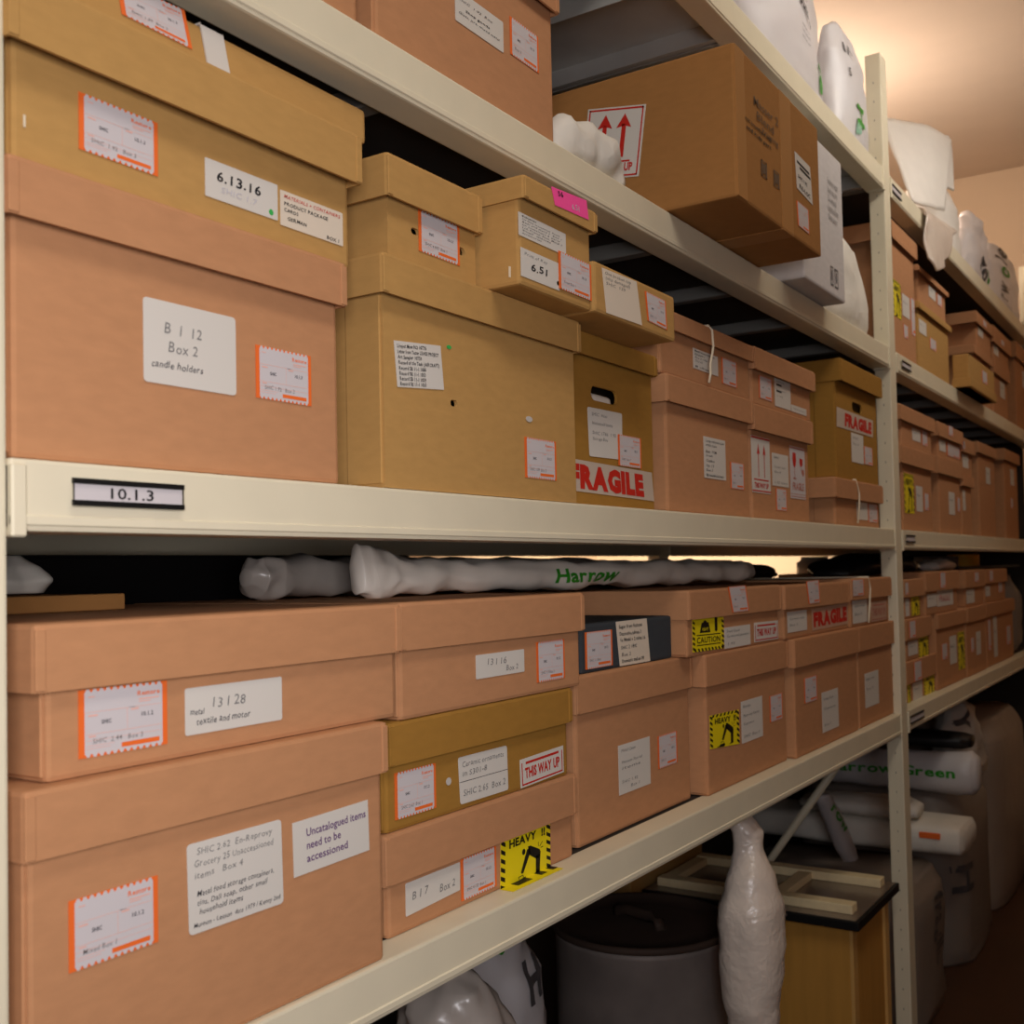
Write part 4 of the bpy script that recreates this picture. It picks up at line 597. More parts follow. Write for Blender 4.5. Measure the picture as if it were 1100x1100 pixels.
def yring(x, y, z, rx, rz): return ((x,y,z),(rx,0,0),(0,0,rz))

def wrap_text(ob, s, org, du, dv, hgt, material, direction=(0,1,0), width=None, bold=.02, name='printed_lettering', shear=0, jit=0):
    """lay lettering onto the curved surface of ob by projecting it along direction"""
    V, F, W = text2d(s, bold, shear, jit)
    sc = hgt/.72; su = (width/W) if width else sc
    me = ob.data; loc = ORG[ob.name]
    tree = BVHTree.FromPolygons([v.co+loc for v in me.vertices], [p.vertices[:] for p in me.polygons])
    bm = bmesh.new(); vs = [bm.verts.new((x,y,0)) for x,y in V]
    for f in F:
        try: bm.faces.new([vs[i] for i in f])
        except ValueError: pass
    bmesh.ops.triangulate(bm, faces=bm.faces[:])
    for _ in range(3):
        bmesh.ops.subdivide_edges(bm, edges=[e for e in bm.edges if e.calc_length() > .13], cuts=1, use_grid_fill=False)
        bmesh.ops.triangulate(bm, faces=bm.faces[:])
    d = Vector(direction).normalized(); du = Vector(du); dv = Vector(dv); org = Vector(org)
    bad = []
    for v in bm.verts:
        p = org+du*(v.co.x*su)+dv*(v.co.y*sc)
        hit = tree.ray_cast(p-d*1.0, d)
        if hit[0] is None: bad.append(v)
        else: v.co = hit[0]-d*.0028
    bmesh.ops.delete(bm, geom=bad, context='VERTS')
    if not bm.faces: bm.free(); return
    mb = MB(); mb.frombm(bm); mb.build(name, material, ob)

# ------------------------------------------------------------------ the room
def slab_struct(name, a, b, m):
    mb = MB(); mb.box(a, b); return struct(mb.build(name, m, None, False, ((a[0]+b[0])/2,(a[1]+b[1])/2,a[2])))
slab_struct('floor', (-2.6,-1.8,-.1), (6.2,2.8,0), 'floor')
slab_struct('ceiling', (-2.6,-1.8,3.3), (6.2,2.8,3.4), 'ceil')
slab_struct('wall_end', (6.05,-1.8,0), (6.2,2.8,3.3), 'wall')
slab_struct('wall_back', (-2.6,2.6,0), (6.05,2.75,3.3), 'wall')
slab_struct('wall_left', (-2.6,-1.65,0), (-2.45,2.6,3.3), 'aislewall')
slab_struct('wall_front', (-2.6,-1.8,0), (6.05,-1.65,3.3), 'aislewall')

# ------------------------------------------------------------------ shelving
BEAMS = ((.86,.9135),(1.336,1.3885),(1.807,1.8605),(2.275,2.331))
def post_mesh(root, x0, x1, y0, y1, top=2.64):
    mb = MB(); mb.bevbox((x0,y0,0),(x1,y1,top),.003)
    z = .06
    while z < top-.04:      # perforations down the inner web
        mb.box((x0-.0004,y0+.0185,z),(x0+.001,y0+.020,z+.005), 1); z += .05
    return mb.build('post', ['steel','slot'], root)
def upright(root, x0, x1):
    post_mesh(root, x0, x1, 0, .04); post_mesh(root, x0, x1, .67, .71)
    xm = (x0+x1)/2
    for a,b in (((.04,.96),(.67,.07)),):
        mb = MB(); mb.tube([(xm,a[0],a[1]),(xm,b[0],b[1])], .011, 8); mb.build('brace', 'steel', root, True)
def shelf_levels(root, x0, x1, plates):
    for i,(a,b) in enumerate(BEAMS):
        for y in (0, .665):
            mb = MB(); mb.bevbox((x0,y,a),(x1,y+.045,b),.003)
            if y == 0:
                mb.bevbox((x0,-.0016,a+.004),(x1,.002,a+.012),.0012,1)
                for e0,e1 in ((x0,x0+.012),(x1-.012,x1)): mb.bevbox((e0,-.003,a-.004),(e1,.04,b-.004),.0015,1)
            mb.build('beam', 'steel', root)
        if i < 3:
            mb = MB(); mb.box((x0,.0455,b-.022),(x1,.6645,b-.0015)); dk = mb.build('shelf_deck', 'deck', root)
            x = x0+.11
            while i == 2 and x < x1-.05:
                mb = MB(); mb.bevbox((x,.0455,a+.006),(x+.026,.6645,b-.022),.002,1); mb.build('tie_bar', 'bar', dk); x += .345
        if i in (1,2):
            mb = MB(); mb.box((x0,.715,b),(x1,.72,BEAMS[i+1][0]+.05)); mb.build('added_backing', 'deck', root)  # added dark sheet, keeps the rear of these levels black
    mb = MB(); mb.box((x0,.715,0),(x1,.72,.9)); mb.build('added_backing', 'deck', root)  # added dark sheet, stops rear lamp light leaking in at floor level
def label_plate(root, q, text):
    Q = Quad(q); mb = MB()
    for v0,v1 in ((0,.2),(.8,1)): 
        P = [Q.at(u,v,h) for h in (.0005,.003) for u,v in ((0,v0),(1,v0),(1,v1),(0,v1))]
        mb.mesh(P, [(0,3,2,1),(4,5,6,7),(0,1,5,4),(1,2,6,5),(2,3,7,6),(3,0,4,7)])
    for u0,u1 in ((0,.012),(.988,1)): g_rect(mb, Q, u0, .15, u1, .85, 0, .002)
    h = mb.build('label_holder', 'black', root)
    c = MB(); g_rect(c, Q, .01, .18, .99, .82, 0, .0012)
    if text: g_text(c, Q, text, .29, .3, .42, 1, .43, .012, h=.0016)
    c.build('number_card', ['lilac','black'], h)

near = empty('steel_shelving', (1.68,.35,0), 'cream steel shelving bay nearest the viewer with the 10.1.3 plate on its beam', 'shelving', 'bays of cream steel shelving')
upright(near, .39, .453); upright(near, 2.915, 2.975); shelf_levels(near, .455, 2.913, 1)
label_plate(near, [(.503,-.002,1.3765),(.606,-.002,1.3765),(.606,-.002,1.356),(.503,-.002,1.356)], '10.1.3')
# sheet steel top shelf, one tray left out
x = .46
for k in range(10):
    if not 1.42 < x < 1.68:
        mb = MB(); w = .241
        mb.box((x,.0455,2.3265),(x+w,.6645,2.329)); mb.box((x,.0455,2.287),(x+.002,.6645,2.3265)); mb.box((x+w-.002,.0455,2.287),(x+w,.6645,2.3265)); mb.box((x+w-.014,.0455,2.287),(x+w,.6645,2.289))
        mb.build('top_shelf_tray', 'galv', near)
    x += .245
far = empty('steel_shelving', (4.2,.35,0), 'cream steel shelving bay beyond the middle post, running out of the right picture edge', 'shelving', 'bays of cream steel shelving')
upright(far, 5.44, 5.5); shelf_levels(far, 2.977, 5.438, 2)
mb = MB(); mb.box((5.432,.05,0),(5.437,.66,2.27)); mb.build('added_end_sheet', 'deck', far)  # added dark sheet closing the bay end, hides the lit wall beyond
mb = MB(); mb.box((2.98,.0455,2.30),(5.435,.6645,2.329)); mb.build('top_shelf_deck', 'deck', far)
for (x0,x1,z0,z1) in ((3.03,3.125,1.8245,1.8445),(2.985,3.08,2.2885,2.3105),(3.012,3.106,1.3545,1.3755),(2.99,3.14,.877,.8985)):
    label_plate(far, [(x0,-.002,z1),(x1,-.002,z1),(x1,-.002,z0),(x0,-.002,z0)], '')

# ------------------------------------------------------------------ wrapped things on the top shelf
def soft(name, rings, m, lab, cat, group=None, **k):
    if name == 'plastic_bag': k = dict(dict(sub=8, seg=44, crease=1.3, ws=13), **{a: b for a,b in k.items() if a != 'ws'})
    o = loft_obj(name, rings, m, **k); tag(o, lab, cat, group); return o
BG = 'white plastic bags on the top shelf'
b1 = soft('plastic_bag', [vring(2.31,.06,2.333,.22,.04),vring(2.31,.065,2.36,.255,.05),vring(2.28,.068,2.45,.25,.055),vring(2.23,.07,2.58,.2,.055),vring(2.19,.08,2.7,.13,.05),vring(2.17,.08,2.78,.07,.03)], 'bag', 'white plastic bag with black handwriting and a green letter e, above the brown carton', 'bag', BG, seed=1, wr=.009, ws=9)
wrap_text(b1, 'e', (2.49,0,2.375), (0,0,1), (-1,0,0), .06, 'print_green', bold=.05)
wrap_text(b1, 'l', (2.49,0,2.42), (0,0,1), (-1,0,0), .055, 'print_green', bold=.04)
wrap_text(b1, 'No number', (2.24,0,2.57), (1,0,-.1), (0,0,1), .022, 'bold', bold=.03, jit=.06)
wrap_text(b1, 'Sundry', (2.3,0,2.515), (1,0,-.1), (0,0,1), .026, 'bold', bold=.03, jit=.06, shear=.2)
for i in range(3): wrap_text(b1, 'handle with care', (2.32,0,2.475-.013*i), (1,0,-.06), (0,0,1), .006, 'greyink', bold=.01)
soft('plastic_bag', [vring(2.68,.16,2.333,.14,.03),vring(2.69,.16,2.4,.2,.035),vring(2.7,.16,2.62,.2,.035),vring(2.69,.16,2.78,.15,.03),vring(2.67,.16,2.9,.06,.015)], 'bag', 'tall plain white plastic bag standing between and behind the two printed bags', 'bag', BG, seed=2, wr=.02, ws=9)
b2 = soft('plastic_bag', [vring(2.765,.05,2.333,.138,.03),vring(2.765,.055,2.36,.148,.04),vring(2.765,.058,2.46,.135,.046),vring(2.762,.06,2.555,.135,.042),vring(2.745,.062,2.625,.09,.026),vring(2.735,.062,2.652,.03,.01)], 'bag', 'white plastic bag with a sideways green H, leaning beside the top of the middle post', 'bag', BG, seed=3, wr=.006, ws=10)
wrap_text(b2, 'H', (2.725,0,2.445), (0,0,-1), (1,0,0), .058, 'print_green', bold=.03)
wrap_text(b2, 'a', (2.725,0,2.395), (0,0,-1), (1,0,0), .05, 'print_pale', bold=.03)
wrap_text(b2, 'GO', (2.855,0,2.415), (0,0,-1), (1,0,0), .03, 'print_grey', bold=.02)
wrap_text(b2, '1/8', (2.67,0,2.555), (1,0,0), (0,0,1), .026, 'bold', bold=.02, jit=.05)
wrap_text(b2, '5', (2.69,0,2.50), (1,0,0), (0,0,1), .022, 'bold', bold=.02, jit=.05)
soft('green_bundle', [hring(1.44,.35,2.345,.2,.012),hring(1.5,.35,2.37,.26,.035),hring(1.62,.35,2.37,.26,.035),hring(1.68,.35,2.345,.2,.012)], 'greenfab', 'dark green bundle glimpsed through the missing tray of the top shelf', 'bundle', seed=4)

# foam sheeting rolled on the far top shelf: a thick sheet swept along a curl
def sheet(name, cols, t, m, lab, cat, group=None, wr=.004, sub=6, seed=0):
    """cols: list of columns, each a list of points from top to bottom"""
    def bez(P, n):
        P = [Vector(p) for p in P]; out = []
        for i in range(len(P)-1):
            p0,p1,p2,p3 = P[max(i-1,0)],P[i],P[i+1],P[min(i+2,len(P)-1)]
            for k in range(n):
                t = k/n; out.append(.5*((2*p1)+(p2-p0)*t+(2*p0-5*p1+4*p2-p3)*t*t+(3*p1-p0-3*p2+p3)*t**3))
        out.append(P[-1]); return out
    C = [bez(c, sub) for c in cols]; n = len(C[0])
    G = [bez([c[j] for c in C], sub) for j in range(n)]
    bm = bmesh.new(); off = Vector((seed*2.1,seed,seed*.7))
    vs = [[bm.verts.new(p+Vector((noise.noise(p*11+off),noise.noise(p*12-off),noise.noise(p*10+off*2)))*wr) for p in r] for r in G]
    for i in range(len(vs)-1):
        for k in range(len(vs[0])-1): bm.faces.new((vs[i][k],vs[i][k+1],vs[i+1][k+1],vs[i+1][k]))
    bmesh.ops.recalc_face_normals(bm, faces=bm.faces[:]); bmesh.ops.solidify(bm, geom=bm.faces[:], thickness=t)
    mb = MB(); mb.frombm(bm); lo = Vector([sum(v[i] for v in mb.v)/len(mb.v) for i in range(3)])
    o = mb.build(name, m, None, True, lo); return tag(o, lab, cat, group)
E_ = lambda pts, z: [(x,y,z) for x,y in pts]
soft('foam_roll', [yring(3.62,.21,2.5,.22,.155),yring(3.63,.24,2.5,.235,.165),yring(3.63,.4,2.505,.25,.178),yring(3.62,.62,2.5,.22,.16)], 'foam', 'thick roll of white foam sheeting just beyond the top of the middle post', 'roll', wr=.006, seed=5, seg=40)
sheet('foam_flap', [[(3.5,.15,2.70),(3.44,.09,2.54),(3.42,.04,2.39)],[(3.74,.06,2.735),(3.67,.035,2.57),(3.6,.02,2.415)],[(3.98,.03,2.755),(3.86,.02,2.62),(3.75,.015,2.445)]], .006, 'foam', 'creased white foam sheet hanging in front of the foam roll', 'sheet', seed=6)
sheet('foam_flap', [[(3.84,.055,2.70),(3.83,.055,2.64),(3.82,.055,2.575)],[(3.92,.035,2.755),(3.9,.045,2.66),(3.89,.05,2.58)],[(3.99,.035,2.755),(3.985,.03,2.66),(3.985,.03,2.58)]], .006, 'foam', 'small folded-over white end of the foam sheet sticking up against the ceiling', 'sheet', seed=7, wr=.002)
soft('foam_block', [vring(4.03,.12,2.333,.15,.08),vring(4.03,.12,2.37,.16,.09),vring(4.03,.12,2.52,.15,.085),vring(4.0,.12,2.6,.14,.06)], 'foam', 'brightly lit white bundle behind the hanging bubble wrap', 'bundle', seed=8, wr=.02)
sheet('bubble_wrap_sheet', [[(3.33,.03,2.345),(3.33,-.012,2.33),(3.30,-.014,2.24),(3.31,-.016,2.18)],[(3.45,.05,2.39),(3.46,-.006,2.345),(3.4,-.02,2.25),(3.36,-.03,2.155)],[(3.6,.05,2.41),(3.6,-.004,2.36),(3.52,-.016,2.26),(3.5,-.02,2.2)],[(3.82,.05,2.43),(3.83,.0,2.40),(3.74,-.005,2.345),(3.66,-.01,2.275)]], .004, 'bubble', 'torn bubble wrap sheet drooping over the top beam beyond the middle post', 'sheet', seed=9, wr=.012)
b3 = soft('plastic_bag', [vring(4.4,.06,2.333,.18,.035),vring(4.41,.06,2.37,.2,.05),vring(4.4,.06,2.5,.17,.055),vring(4.4,.06,2.58,.09,.04),vring(4.38,.06,2.615,.02,.012)], 'bag', 'white plastic bag with a dark green print, right of the hanging bubble wrap', 'bag', BG, seed=10, wr=.02)
wrap_text(b3, 'go', (4.36,0,2.43), (.5,0,-.9), (.9,0,.5), .07, 'print_grey', bold=.05); wrap_text(b3, 'e', (4.46,0,2.40), (.5,0,-.9), (.9,0,.5), .07, 'print_green', bold=.05)
b4 = soft('plastic_bag', [vring(5.02,.06,2.333,.36,.035),vring(5.02,.06,2.37,.38,.05),vring(5.0,.06,2.5,.36,.055),vring(5.02,.06,2.58,.31,.045),vring(5.05,.06,2.61,.2,.02)], 'bag', 'white plastic bag with sideways grey and green lettering, last on the top shelf', 'bag', BG, seed=11, wr=.02)
for ch,z,c in (('e',2.545,'print_grey'),('l',2.52,'print_grey'),('o',2.465,'print_green'),('w',2.40,'print_grey'),('r',2.375,'print_grey')):
    wrap_text(b4, ch, (4.93,0,z), (0,0,1), (-1,0,0), .2, c, width=.04 if ch not in 'lr' else .016, bold=.03)

# ------------------------------------------------------------------ upper shelf soft goods
soft('tissue_bundle', [hring(1.27,.045,1.886,.02,.02),hring(1.3,.045,1.902,.036,.036),hring(1.36,.042,1.904,.038,.037),hring(1.42,.035,1.893,.032,.03),hring(1.455,.03,1.885,.018,.02)], 'tissue', 'small white tissue bundle on the beam in front of the big brown carton', 'bundle', seed=12, wr=.012, ws=22)
soft('tissue_bag', [vring(2.7,.08,1.863,.18,.05),vring(2.7,.08,1.9,.2,.06),vring(2.69,.08,2.0,.195,.06),vring(2.66,.08,2.08,.16,.05),vring(2.63,.08,2.12,.07,.03)], 'tissue', 'plump white wrapped bundle between the white carton and the middle post', 'bundle', seed=13, wr=.014, ws=10)

# ------------------------------------------------------------------ rolls and bundles lying on the lower boxes
tb = soft('wrapped_roll', [hring(1.05,.2,1.302,.012,.034),hring(1.065,.2,1.303,.02,.036),hring(1.11,.2,1.297,.028,.027),hring(1.25,.2,1.295,.032,.024),hring(1.6,.2,1.294,.033,.0235),hring(2.0,.2,1.293,.033,.0235),hring(2.3,.2,1.291,.032,.0235),hring(2.39,.2,1.289,.02,.018)], 'tubewhite', 'long white plastic-wrapped roll with green lettering lying across the lower boxes', 'roll', seed=14, wr=.009, ws=22, crease=1.0, sub=9, seg=36)
wrap_text(tb, 'Harrow', (1.49,0,1.281), (1,0,0), (0,0,1), .022, 'print_green', width=.2, bold=.03)
soft('wrapped_roll', [hring(.985,.33,1.3,.012,.012),hring(1.0,.33,1.3,.03,.03),hring(1.03,.33,1.299,.031,.029),hring(1.3,.33,1.298,.03,.028),hring(1.9,.33,1.297,.03,.027)], 'clearbag', 'shorter greyish polythene-wrapped roll behind the left end of the long white roll', 'roll', seed=15, wr=.011, ws=20, crease=1.2, sub=8, seg=36)
soft('tissue_bundle', [vring(.668,.33,1.288,.025,.03),vring(.67,.33,1.3,.028,.032),vring(.668,.33,1.315,.02,.024),vring(.666,.33,1.327,.008,.01)], 'tissue', 'dim white tissue bundle behind the left post on a cardboard tray', 'bundle', seed=16, wr=.012, ws=26)
mb = MB(); mb.bevbox((.56,.24,1.2695),(.735,.43,1.286),.002); tag(mb.build('cardboard_tray', 'carton', None, False, (.65,.33,1.2695)), 'low cardboard tray under the dim tissue bundle behind the left post', 'tray')
mb = MB(); mb.bevbox((.5,.55,.9135),(1.6,.585,1.334),.006); tag(mb.build('wrapped_board', 'darkbag', None, False, (1.05,.57,.9135)), 'tall black wrapped board standing at the back of the lower shelf, left half', 'board', 'black wrapped boards')
mb = MB(); mb.bevbox((1.61,.56,.9135),(3.2,.595,1.321),.006); tag(mb.build('wrapped_board', 'darkbag', None, False, (2.4,.58,.9135)), 'lower black wrapped board behind the long white roll, a bright slit above it', 'board', 'black wrapped boards')
mb = MB(); mb.bevbox((4.55,.55,.9135),(5.42,.59,1.332),.006); tag(mb.build('wrapped_board', 'darkbag', None, False, (5.0,.57,.9135)), 'added black board at the far end of the lower far shelf, behind the brass tin', 'board')  # added to keep the far shelf's rear dark against the lit wall
soft('dark_bag', [hring(2.66,.36,1.278,.05,.01),hring(2.72,.36,1.286,.07,.02),hring(2.82,.36,1.286,.07,.02),hring(2.9,.36,1.276,.05,.01)], 'darkbag', 'small flat dark bag at the right end of the long white roll', 'bag', seed=17)
soft('dark_bag', [hring(3.0,.2,1.272,.05,.01),hring(3.08,.2,1.291,.09,.026),hring(3.3,.2,1.298,.1,.033),hring(3.55,.2,1.298,.1,.032),hring(3.72,.2,1.28,.06,.02)], 'darkbag', 'rounded dark bag on the boxes just behind the middle post', 'bag', seed=18)
mb = MB(); mb.lathe([(.001,0),(.055,0),(.06,.01),(.06,.05),(.045,.06),(.045,.07),(.001,.07)], (3.68,.46,1.258), 28); tag(mb.build('plastic_jar', 'clearbag', None, True, (3.68,.46,1.258)), 'pale plastic jar silhouetted in the bright gap left of the middle post', 'jar')
mb = MB(); mb.lathe([(.001,0),(.056,0),(.058,.004),(.058,.052),(.06,.055),(.054,.058),(.054,.005),(.001,.005)], (4.6,.16,1.272), 32); tag(mb.build('brass_tin', 'brass', None, True, (4.6,.16,1.272)), 'shiny brass tin on the far end of the lower shelf boxes', 'tin')
mb = MB(); mb.lathe([(.001,0),(.075,0),(.078,.006),(.078,.05),(.001,.05)], (4.3,.2,1.272), 32); tag(mb.build('grey_tin', 'zinc', None, True, (4.3,.2,1.272)), 'dull grey round tin beside the shiny brass tin', 'tin')
soft('bubble_bundle', [hring(3.74,.1,1.286,.03,.012),hring(3.79,.1,1.292,.05,.02),hring(3.9,.1,1.29,.05,.018),hring(3.98,.1,1.284,.03,.01)], 'bubble', 'small bubble-wrapped bundle beyond the middle post on the lower far shelf', 'bundle', seed=19, wr=.01, ws=30)
mb = MB(); mb.bevbox((4.0,.06,1.274),(5.3,.13,1.284),.003); tag(mb.build('dark_board', 'black', None, False, (4.6,.1,1.274)), 'thin dark board lying along the far end of the lower shelf boxes', 'board')
soft('grey_bundle', [vring(5.14,.2,.9145,.1,.14),vring(5.15,.2,.95,.12,.16),vring(5.15,.2,1.15,.12,.16),vring(5.13,.2,1.24,.08,.12)], 'greywrap', 'grey wrapped bundle ending the lower far shelf at the right picture edge', 'bundle', seed=20, wr=.01)

# ------------------------------------------------------------------ things on the floor under the shelving
dr = empty('metal_drum', (2.0,.3,0), 'old grey metal drum with a brown lid standing on the floor under the lower beam', 'drum')
mb = MB(); mb.lathe([(.001,0),(.168,0),(.17,.01),(.172,.28),(.174,.285),(.172,.29),(.174,.57),(.176,.58)], (2.01,.3,0), 64); mb.build('barrel', 'zinc', dr, True)
mb = MB(); mb.lathe([(.001,.582),(.179,.582),(.182,.585),(.182,.592),(.178,.596),(.172,.594),(.168,.588),(.12,.589),(.06,.591),(.001,.592)], (2.01,.3,0), 64); li = mb.build('drum_lid', 'rust', dr, True)
mb = MB(); mb.tube([(1.975,.24,.590),(1.978,.245,.604),(1.99,.27,.608),(2.01,.33,.608),(2.022,.355,.604),(2.025,.36,.590)], .011, 10); mb.build('lid_handle', 'rust', li, True)

ob = soft('wrapped_vase', [vring(1.915,.03,0,.05,.05),vring(1.915,.03,.03,.063,.06),vring(1.92,.03,.25,.06,.056),vring(1.92,.03,.38,.052,.05),vring(1.915,.03,.46,.044,.042),vring(1.91,.03,.52,.054,.05),vring(1.915,.03,.62,.063,.058),vring(1.915,.03,.69,.06,.055),vring(1.92,.03,.74,.046,.042),vring(1.93,.035,.78,.027,.026),vring(1.935,.04,.815,.028,.025),vring(1.937,.065,.845,.033,.022),vring(1.937,.09,.857,.03,.016)], 'bubble', 'tall bubble-wrapped figure-shaped object standing in front of the drum under the beam', 'wrapped object', seed=21, wr=.006, ws=20)
for i in range(2): wrap_text(ob, 'Restore Green', (1.93,0,.68-.012*i), (1,0,.02), (0,0,1), .005, 'greyink', bold=.01)

pl = empty('plywood_plinth', (2.67,.28,0), 'yellow plywood plinth with a black-edged grey top beside the foot of the middle post', 'plinth')
mb = MB(); mb.bevbox((2.525,.035,0),(2.835,.52,.479),.003); mb.build('plinth_body', 'ply', pl)
for x in (2.525,2.80):
    mb = MB(); mb.bevbox((x,.028,0),(x+.035,.036,.479),.001,1); mb.build('corner_strip', 'plyedge', pl)
mb = MB(); mb.bevbox((2.49,.004,.479),(2.852,.54,.499),.002); mb.build('black_edging', 'rubber', pl)
mb = MB(); mb.box((2.498,.012,.4985),(2.844,.532,.5005)); mb.build('tray_top', 'glass', pl)
mb = MB(); mb.bevbox((2.46,.555,0),(2.9,.66,.585),.004); tag(mb.build('kraft_carton', 'kraft', None, False, (2.68,.6,0)), 'dim kraft carton standing behind the yellow plywood plinth', 'carton')
fr = empty('wooden_frame', (2.67,.28,.5005), 'pale wooden frame lying on the black-edged plinth', 'frame')
for a,b in (((2.535,.03,.5005),(2.575,.52,.522)),((2.775,.03,.5005),(2.815,.52,.522)),((2.575,.2,.5005),(2.775,.235,.519)),((2.575,.485,.5005),(2.775,.52,.519))):
    mb = MB(); mb.bevbox(a, b, .003); mb.build('rail', 'wood', fr)

bA = soft('plastic_bag', [vring(1.27,.24,0,.14,.12),vring(1.27,.24,.05,.16,.14),vring(1.29,.24,.4,.13,.12),vring(1.29,.24,.6,.1,.1),vring(1.285,.24,.71,.06,.06),vring(1.28,.24,.75,.02,.02)], 'clearbag', 'cloudy plastic bag in the dark under the lower beam, leftmost on the floor', 'bag', 'plastic bags on the floor', seed=22, wr=.02)
bB = soft('plastic_bag', [vring(1.64,.44,0,.14,.12),vring(1.64,.44,.05,.16,.14),vring(1.65,.44,.4,.13,.12),vring(1.64,.44,.58,.12,.1),vring(1.6,.44,.68,.08,.07),vring(1.58,.44,.71,.03,.03)], 'bag', 'white plastic bag marked with a dark H, between the cloudy bag and the drum', 'bag', 'plastic bags on the floor', seed=23, wr=.01)
wrap_text(bB, 'H', (1.64,0,.54), (1,0,0), (0,0,1), .07, 'print_grey', bold=.04); wrap_text(bB, 'e', (1.58,0,.64), (1,0,0), (0,0,1), .03, 'print_green', bold=.03)
soft('wrapped_tube', [vring(1.84,.56,0,.045,.045),vring(1.84,.56,.02,.05,.05),vring(1.84,.56,.62,.05,.05),vring(1.84,.56,.66,.042,.042)], 'bubble', 'upright bubble-wrapped tube behind the left edge of the drum', 'tube', seed=24, wr=.006)

PK = 'long wrapped packages under the far bay'
soft('wrapped_package', [yring(3.56,-.03,.47,.10,.03),yring(3.56,-.02,.47,.12,.045),yring(3.55,.3,.47,.12,.05),yring(3.55,.66,.47,.11,.045)], 'tissue', 'long cream package with an orange mark, jutting out past the middle post at floor level', 'package', PK, seed=25, wr=.008, sq=4)
pk = bpy.context.scene.objects['wrapped_package']
mb = MB(); mb.bevbox((3.434,.03,.478),(3.442,.09,.495),.001,1); mb.build('orange_mark', 'orange', pk)
r1 = soft('wrapped_roll', [yring(3.74,-.03,.63,.04,.05),yring(3.74,-.01,.625,.06,.07),yring(3.74,.2,.625,.055,.062),yring(3.72,.42,.625,.055,.06),yring(3.72,.46,.62,.04,.04)], 'bag', 'white wrapped roll with green lettering on top of the cream package', 'roll', PK, seed=26, wr=.008)
wrap_text(r1, 'Harrow Green', (3.7,.44,.618), (0,-1,0), (0,0,1), .03, 'print_green', direction=(1,0,0), width=.41, bold=.03)
soft('dark_roll', [yring(3.8,.0,.72,.05,.02),yring(3.8,.03,.72,.06,.028),yring(3.8,.5,.72,.06,.028)], 'darkbag', 'dark flat roll lying on the green-lettered roll', 'roll', seed=27)
soft('wrapped_pillow', [yring(3.5,.1,.545,.05,.018),yring(3.5,.14,.548,.08,.03),yring(3.5,.4,.548,.08,.03),yring(3.5,.46,.545,.05,.02)], 'tissue', 'soft white pillow package left of the green-lettered roll', 'package', seed=28)
st = soft('plastic_strip', [vring(3.12,.28,.645,.03,.02),vring(3.14,.28,.63,.045,.024),vring(3.24,.28,.54,.05,.025),vring(3.34,.28,.44,.05,.025),vring(3.38,.28,.40,.04,.02)], 'bag', 'narrow white plastic strip with green letters hanging behind the middle post', 'strip', seed=29, wr=.006)
wrap_text(st, 'row', (3.135,0,.605), (.62,0,-.5), (.5,0,.62), .04, 'print_green', width=.2, bold=.03)
GW = 'grey polythene-wrapped stacks on the floor'
p1 = soft('wrapped_stack', [vring(3.28,.3,0,.24,.27),vring(3.28,.3,.05,.25,.28),vring(3.28,.3,.36,.25,.28),vring(3.28,.3,.405,.22,.25)], 'greywrap', 'grey polythene-wrapped stack on the floor right of the middle post, under the cream package', 'wrapped stack', GW, seed=30, wr=.012, sq=5)
p2 = soft('wrapped_stack', [vring(4.0,.3,0,.28,.27),vring(4.0,.3,.05,.29,.28),vring(4.0,.3,.48,.29,.28),vring(4.0,.3,.55,.26,.24)], 'greywrap', 'grey polythene-wrapped stack with a dark letter, second on the floor beyond the middle post', 'wrapped stack', GW, seed=31, wr=.014, sq=5)
wrap_text(p2, 'H', (3.74,0,.33), (0,0,-1), (1,0,0), .12, 'print_grey', width=.1, bold=.03)
wrap_text(p1, 'fragile', (3.3,0,.35), (0,0,-1), (1,0,0), .1, 'print_grey', width=.2, bold=.02)
p3 = soft('wrapped_stack', [vring(4.75,.3,0,.4,.27),vring(4.75,.3,.05,.42,.28),vring(4.75,.3,.62,.42,.28),vring(4.75,.3,.7,.36,.24)], 'brownwrap', 'brownish wrapped stack at the right picture edge, last on the floor', 'wrapped stack', GW, seed=32, wr=.016, sq=4)
b5 = soft('plastic_bag', [vring(4.12,.1,.56,.2,.07),vring(4.1,.1,.6,.22,.08),vring(4.06,.1,.72,.16,.07),vring(4.05,.1,.8,.1,.05),vring(4.05,.1,.845,.05,.02)], 'clearbag', 'cloudy plastic bag with a dark mark, hanging just under the far lower beam', 'bag', 'plastic bags on the floor', seed=33, wr=.02)
wrap_text(b5, 'Y', (3.93,0,.78), (.2,0,-1), (1,0,.2), .06, 'print_grey', bold=.05)

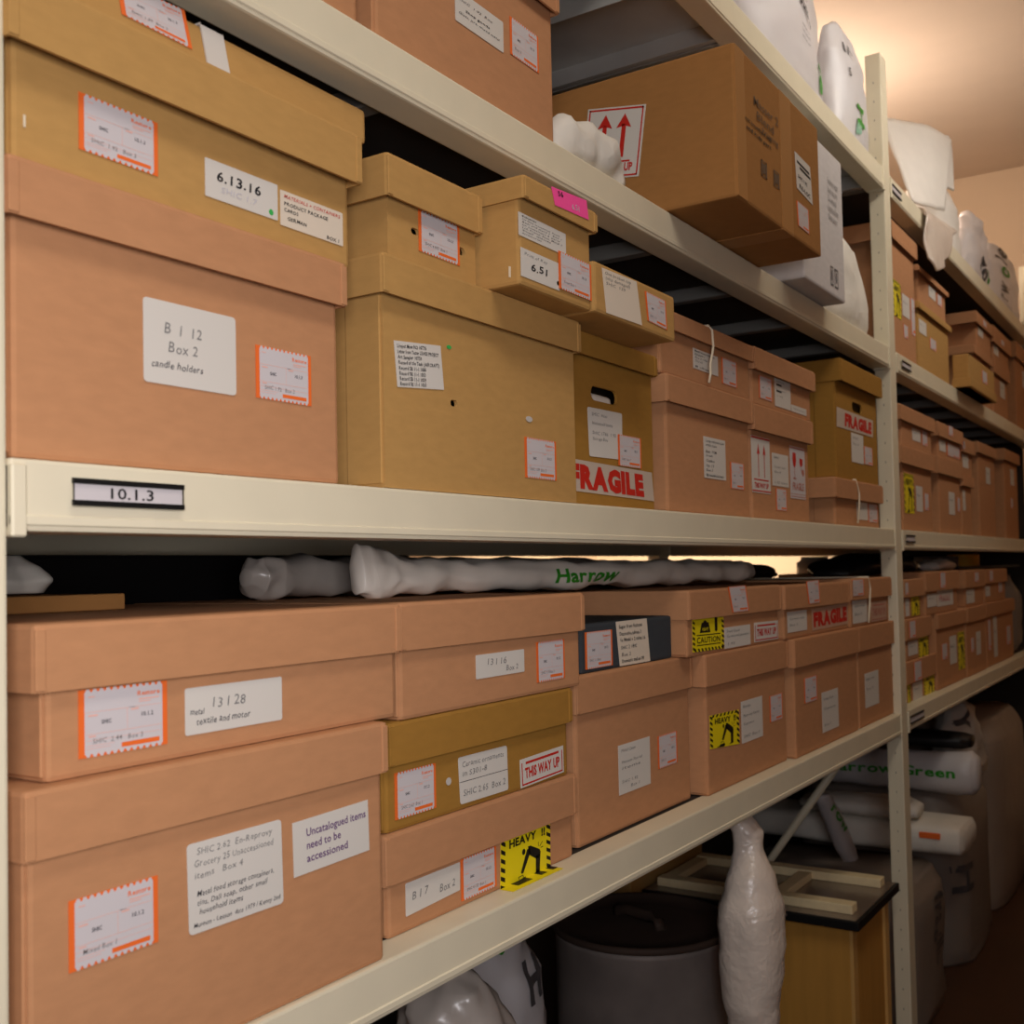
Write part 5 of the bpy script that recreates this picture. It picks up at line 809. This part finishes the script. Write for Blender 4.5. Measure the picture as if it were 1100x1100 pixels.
# ------------------------------------------------------------------ light: warm aisle lamps, lamps of the aisle behind, an added wall fill
def area(name, loc, target, size, size_y, power, col, spread=math.pi):
    l = bpy.data.lights.new(name, 'AREA'); l.shape = 'RECTANGLE'; l.size = size; l.size_y = size_y; l.energy = power; l.color = col
    o = bpy.data.objects.new(name, l); COL.objects.link(o); o.location = loc
    o.rotation_euler = (Vector(target)-Vector(loc)).to_track_quat('-Z', 'Y').to_euler(); l.spread = spread; return o
NEAR, WARM, AMBER = (1,.965,1.0), (1,.8,.5), (1,.82,.68)
area('near_light', (-.16,-.98,1.42), (.72,0,1.2), .55, .55, 5.6, NEAR, 1.9)  # unseen soft light behind the camera, narrowed onto the near shelves
area('aisle_light', (.5,-.95,3.1), (.8,0,1.2), 1.3, .3, 13, (1,.93,.85))
area('aisle_light', (2.6,-.8,3.15), (2.6,.0,1.8), 1.2, .3, 2.4, WARM)
area('aisle_light', (2.9,-.72,2.85), (3.0,.05,2.42), 2.2, .2, 4.5, (1,.95,.9), 1.7)
area('far_aisle_light', (4.6,-1.2,3.1), (4.4,0,1.4), 1.0, .4, 1.5, WARM)
for nm,loc,pw in (('rear_lamp',(4.5,.42,2.74),9),('rear_lamp',(4.3,.9,2.9),30),('rear_lamp',(1.6,1.7,2.7),50)):
    l = bpy.data.lights.new(nm, 'POINT'); l.energy = pw; l.color = AMBER; l.shadow_soft_size = .12
    o = bpy.data.objects.new(nm, l); COL.objects.link(o); o.location = loc
area('rear_wall_fill', (4.5,1.3,1.7), (6.0,2.3,1.3), .3, .3, 26, (1,.86,.66), 2.2)  # unseen fill added to brighten only the wall behind the shelf gaps
w = bpy.data.worlds.new('World'); SC.world = w; w.use_nodes = True
w.node_tree.nodes['Background'].inputs[0].default_value = (.012,.009,.006,1)

# ------------------------------------------------------------------ camera
cam = bpy.data.cameras.new('camera'); co = bpy.data.objects.new('camera', cam); COL.objects.link(co)
yaw, pitch, roll = .9925, .0342, -.0212
fw = Vector((math.sin(yaw)*math.cos(pitch), math.cos(yaw)*math.cos(pitch), math.sin(pitch)))
rt = Vector((math.cos(yaw), -math.sin(yaw), 0)); up = rt.cross(fw)
r2 = rt*math.cos(roll)+up*math.sin(roll); u2 = up*math.cos(roll)-rt*math.sin(roll)
mt = Matrix((r2, u2, -fw)).transposed().to_4x4(); mt.translation = (0,-.72,1.3)
co.matrix_world = mt
cam.sensor_width = 36; cam.lens = 1180/1100*36; cam.shift_y = 23.5/1100
cam.dof.use_dof = True; cam.dof.focus_distance = 1.4; cam.dof.aperture_fstop = 9
cam.clip_start = .02
SC.camera = co
SC.view_settings.view_transform = 'Standard'; SC.view_settings.look = 'None'; SC.view_settings.gamma = 1
SC.view_settings.use_curve_mapping = False; SC.view_settings.exposure = 0
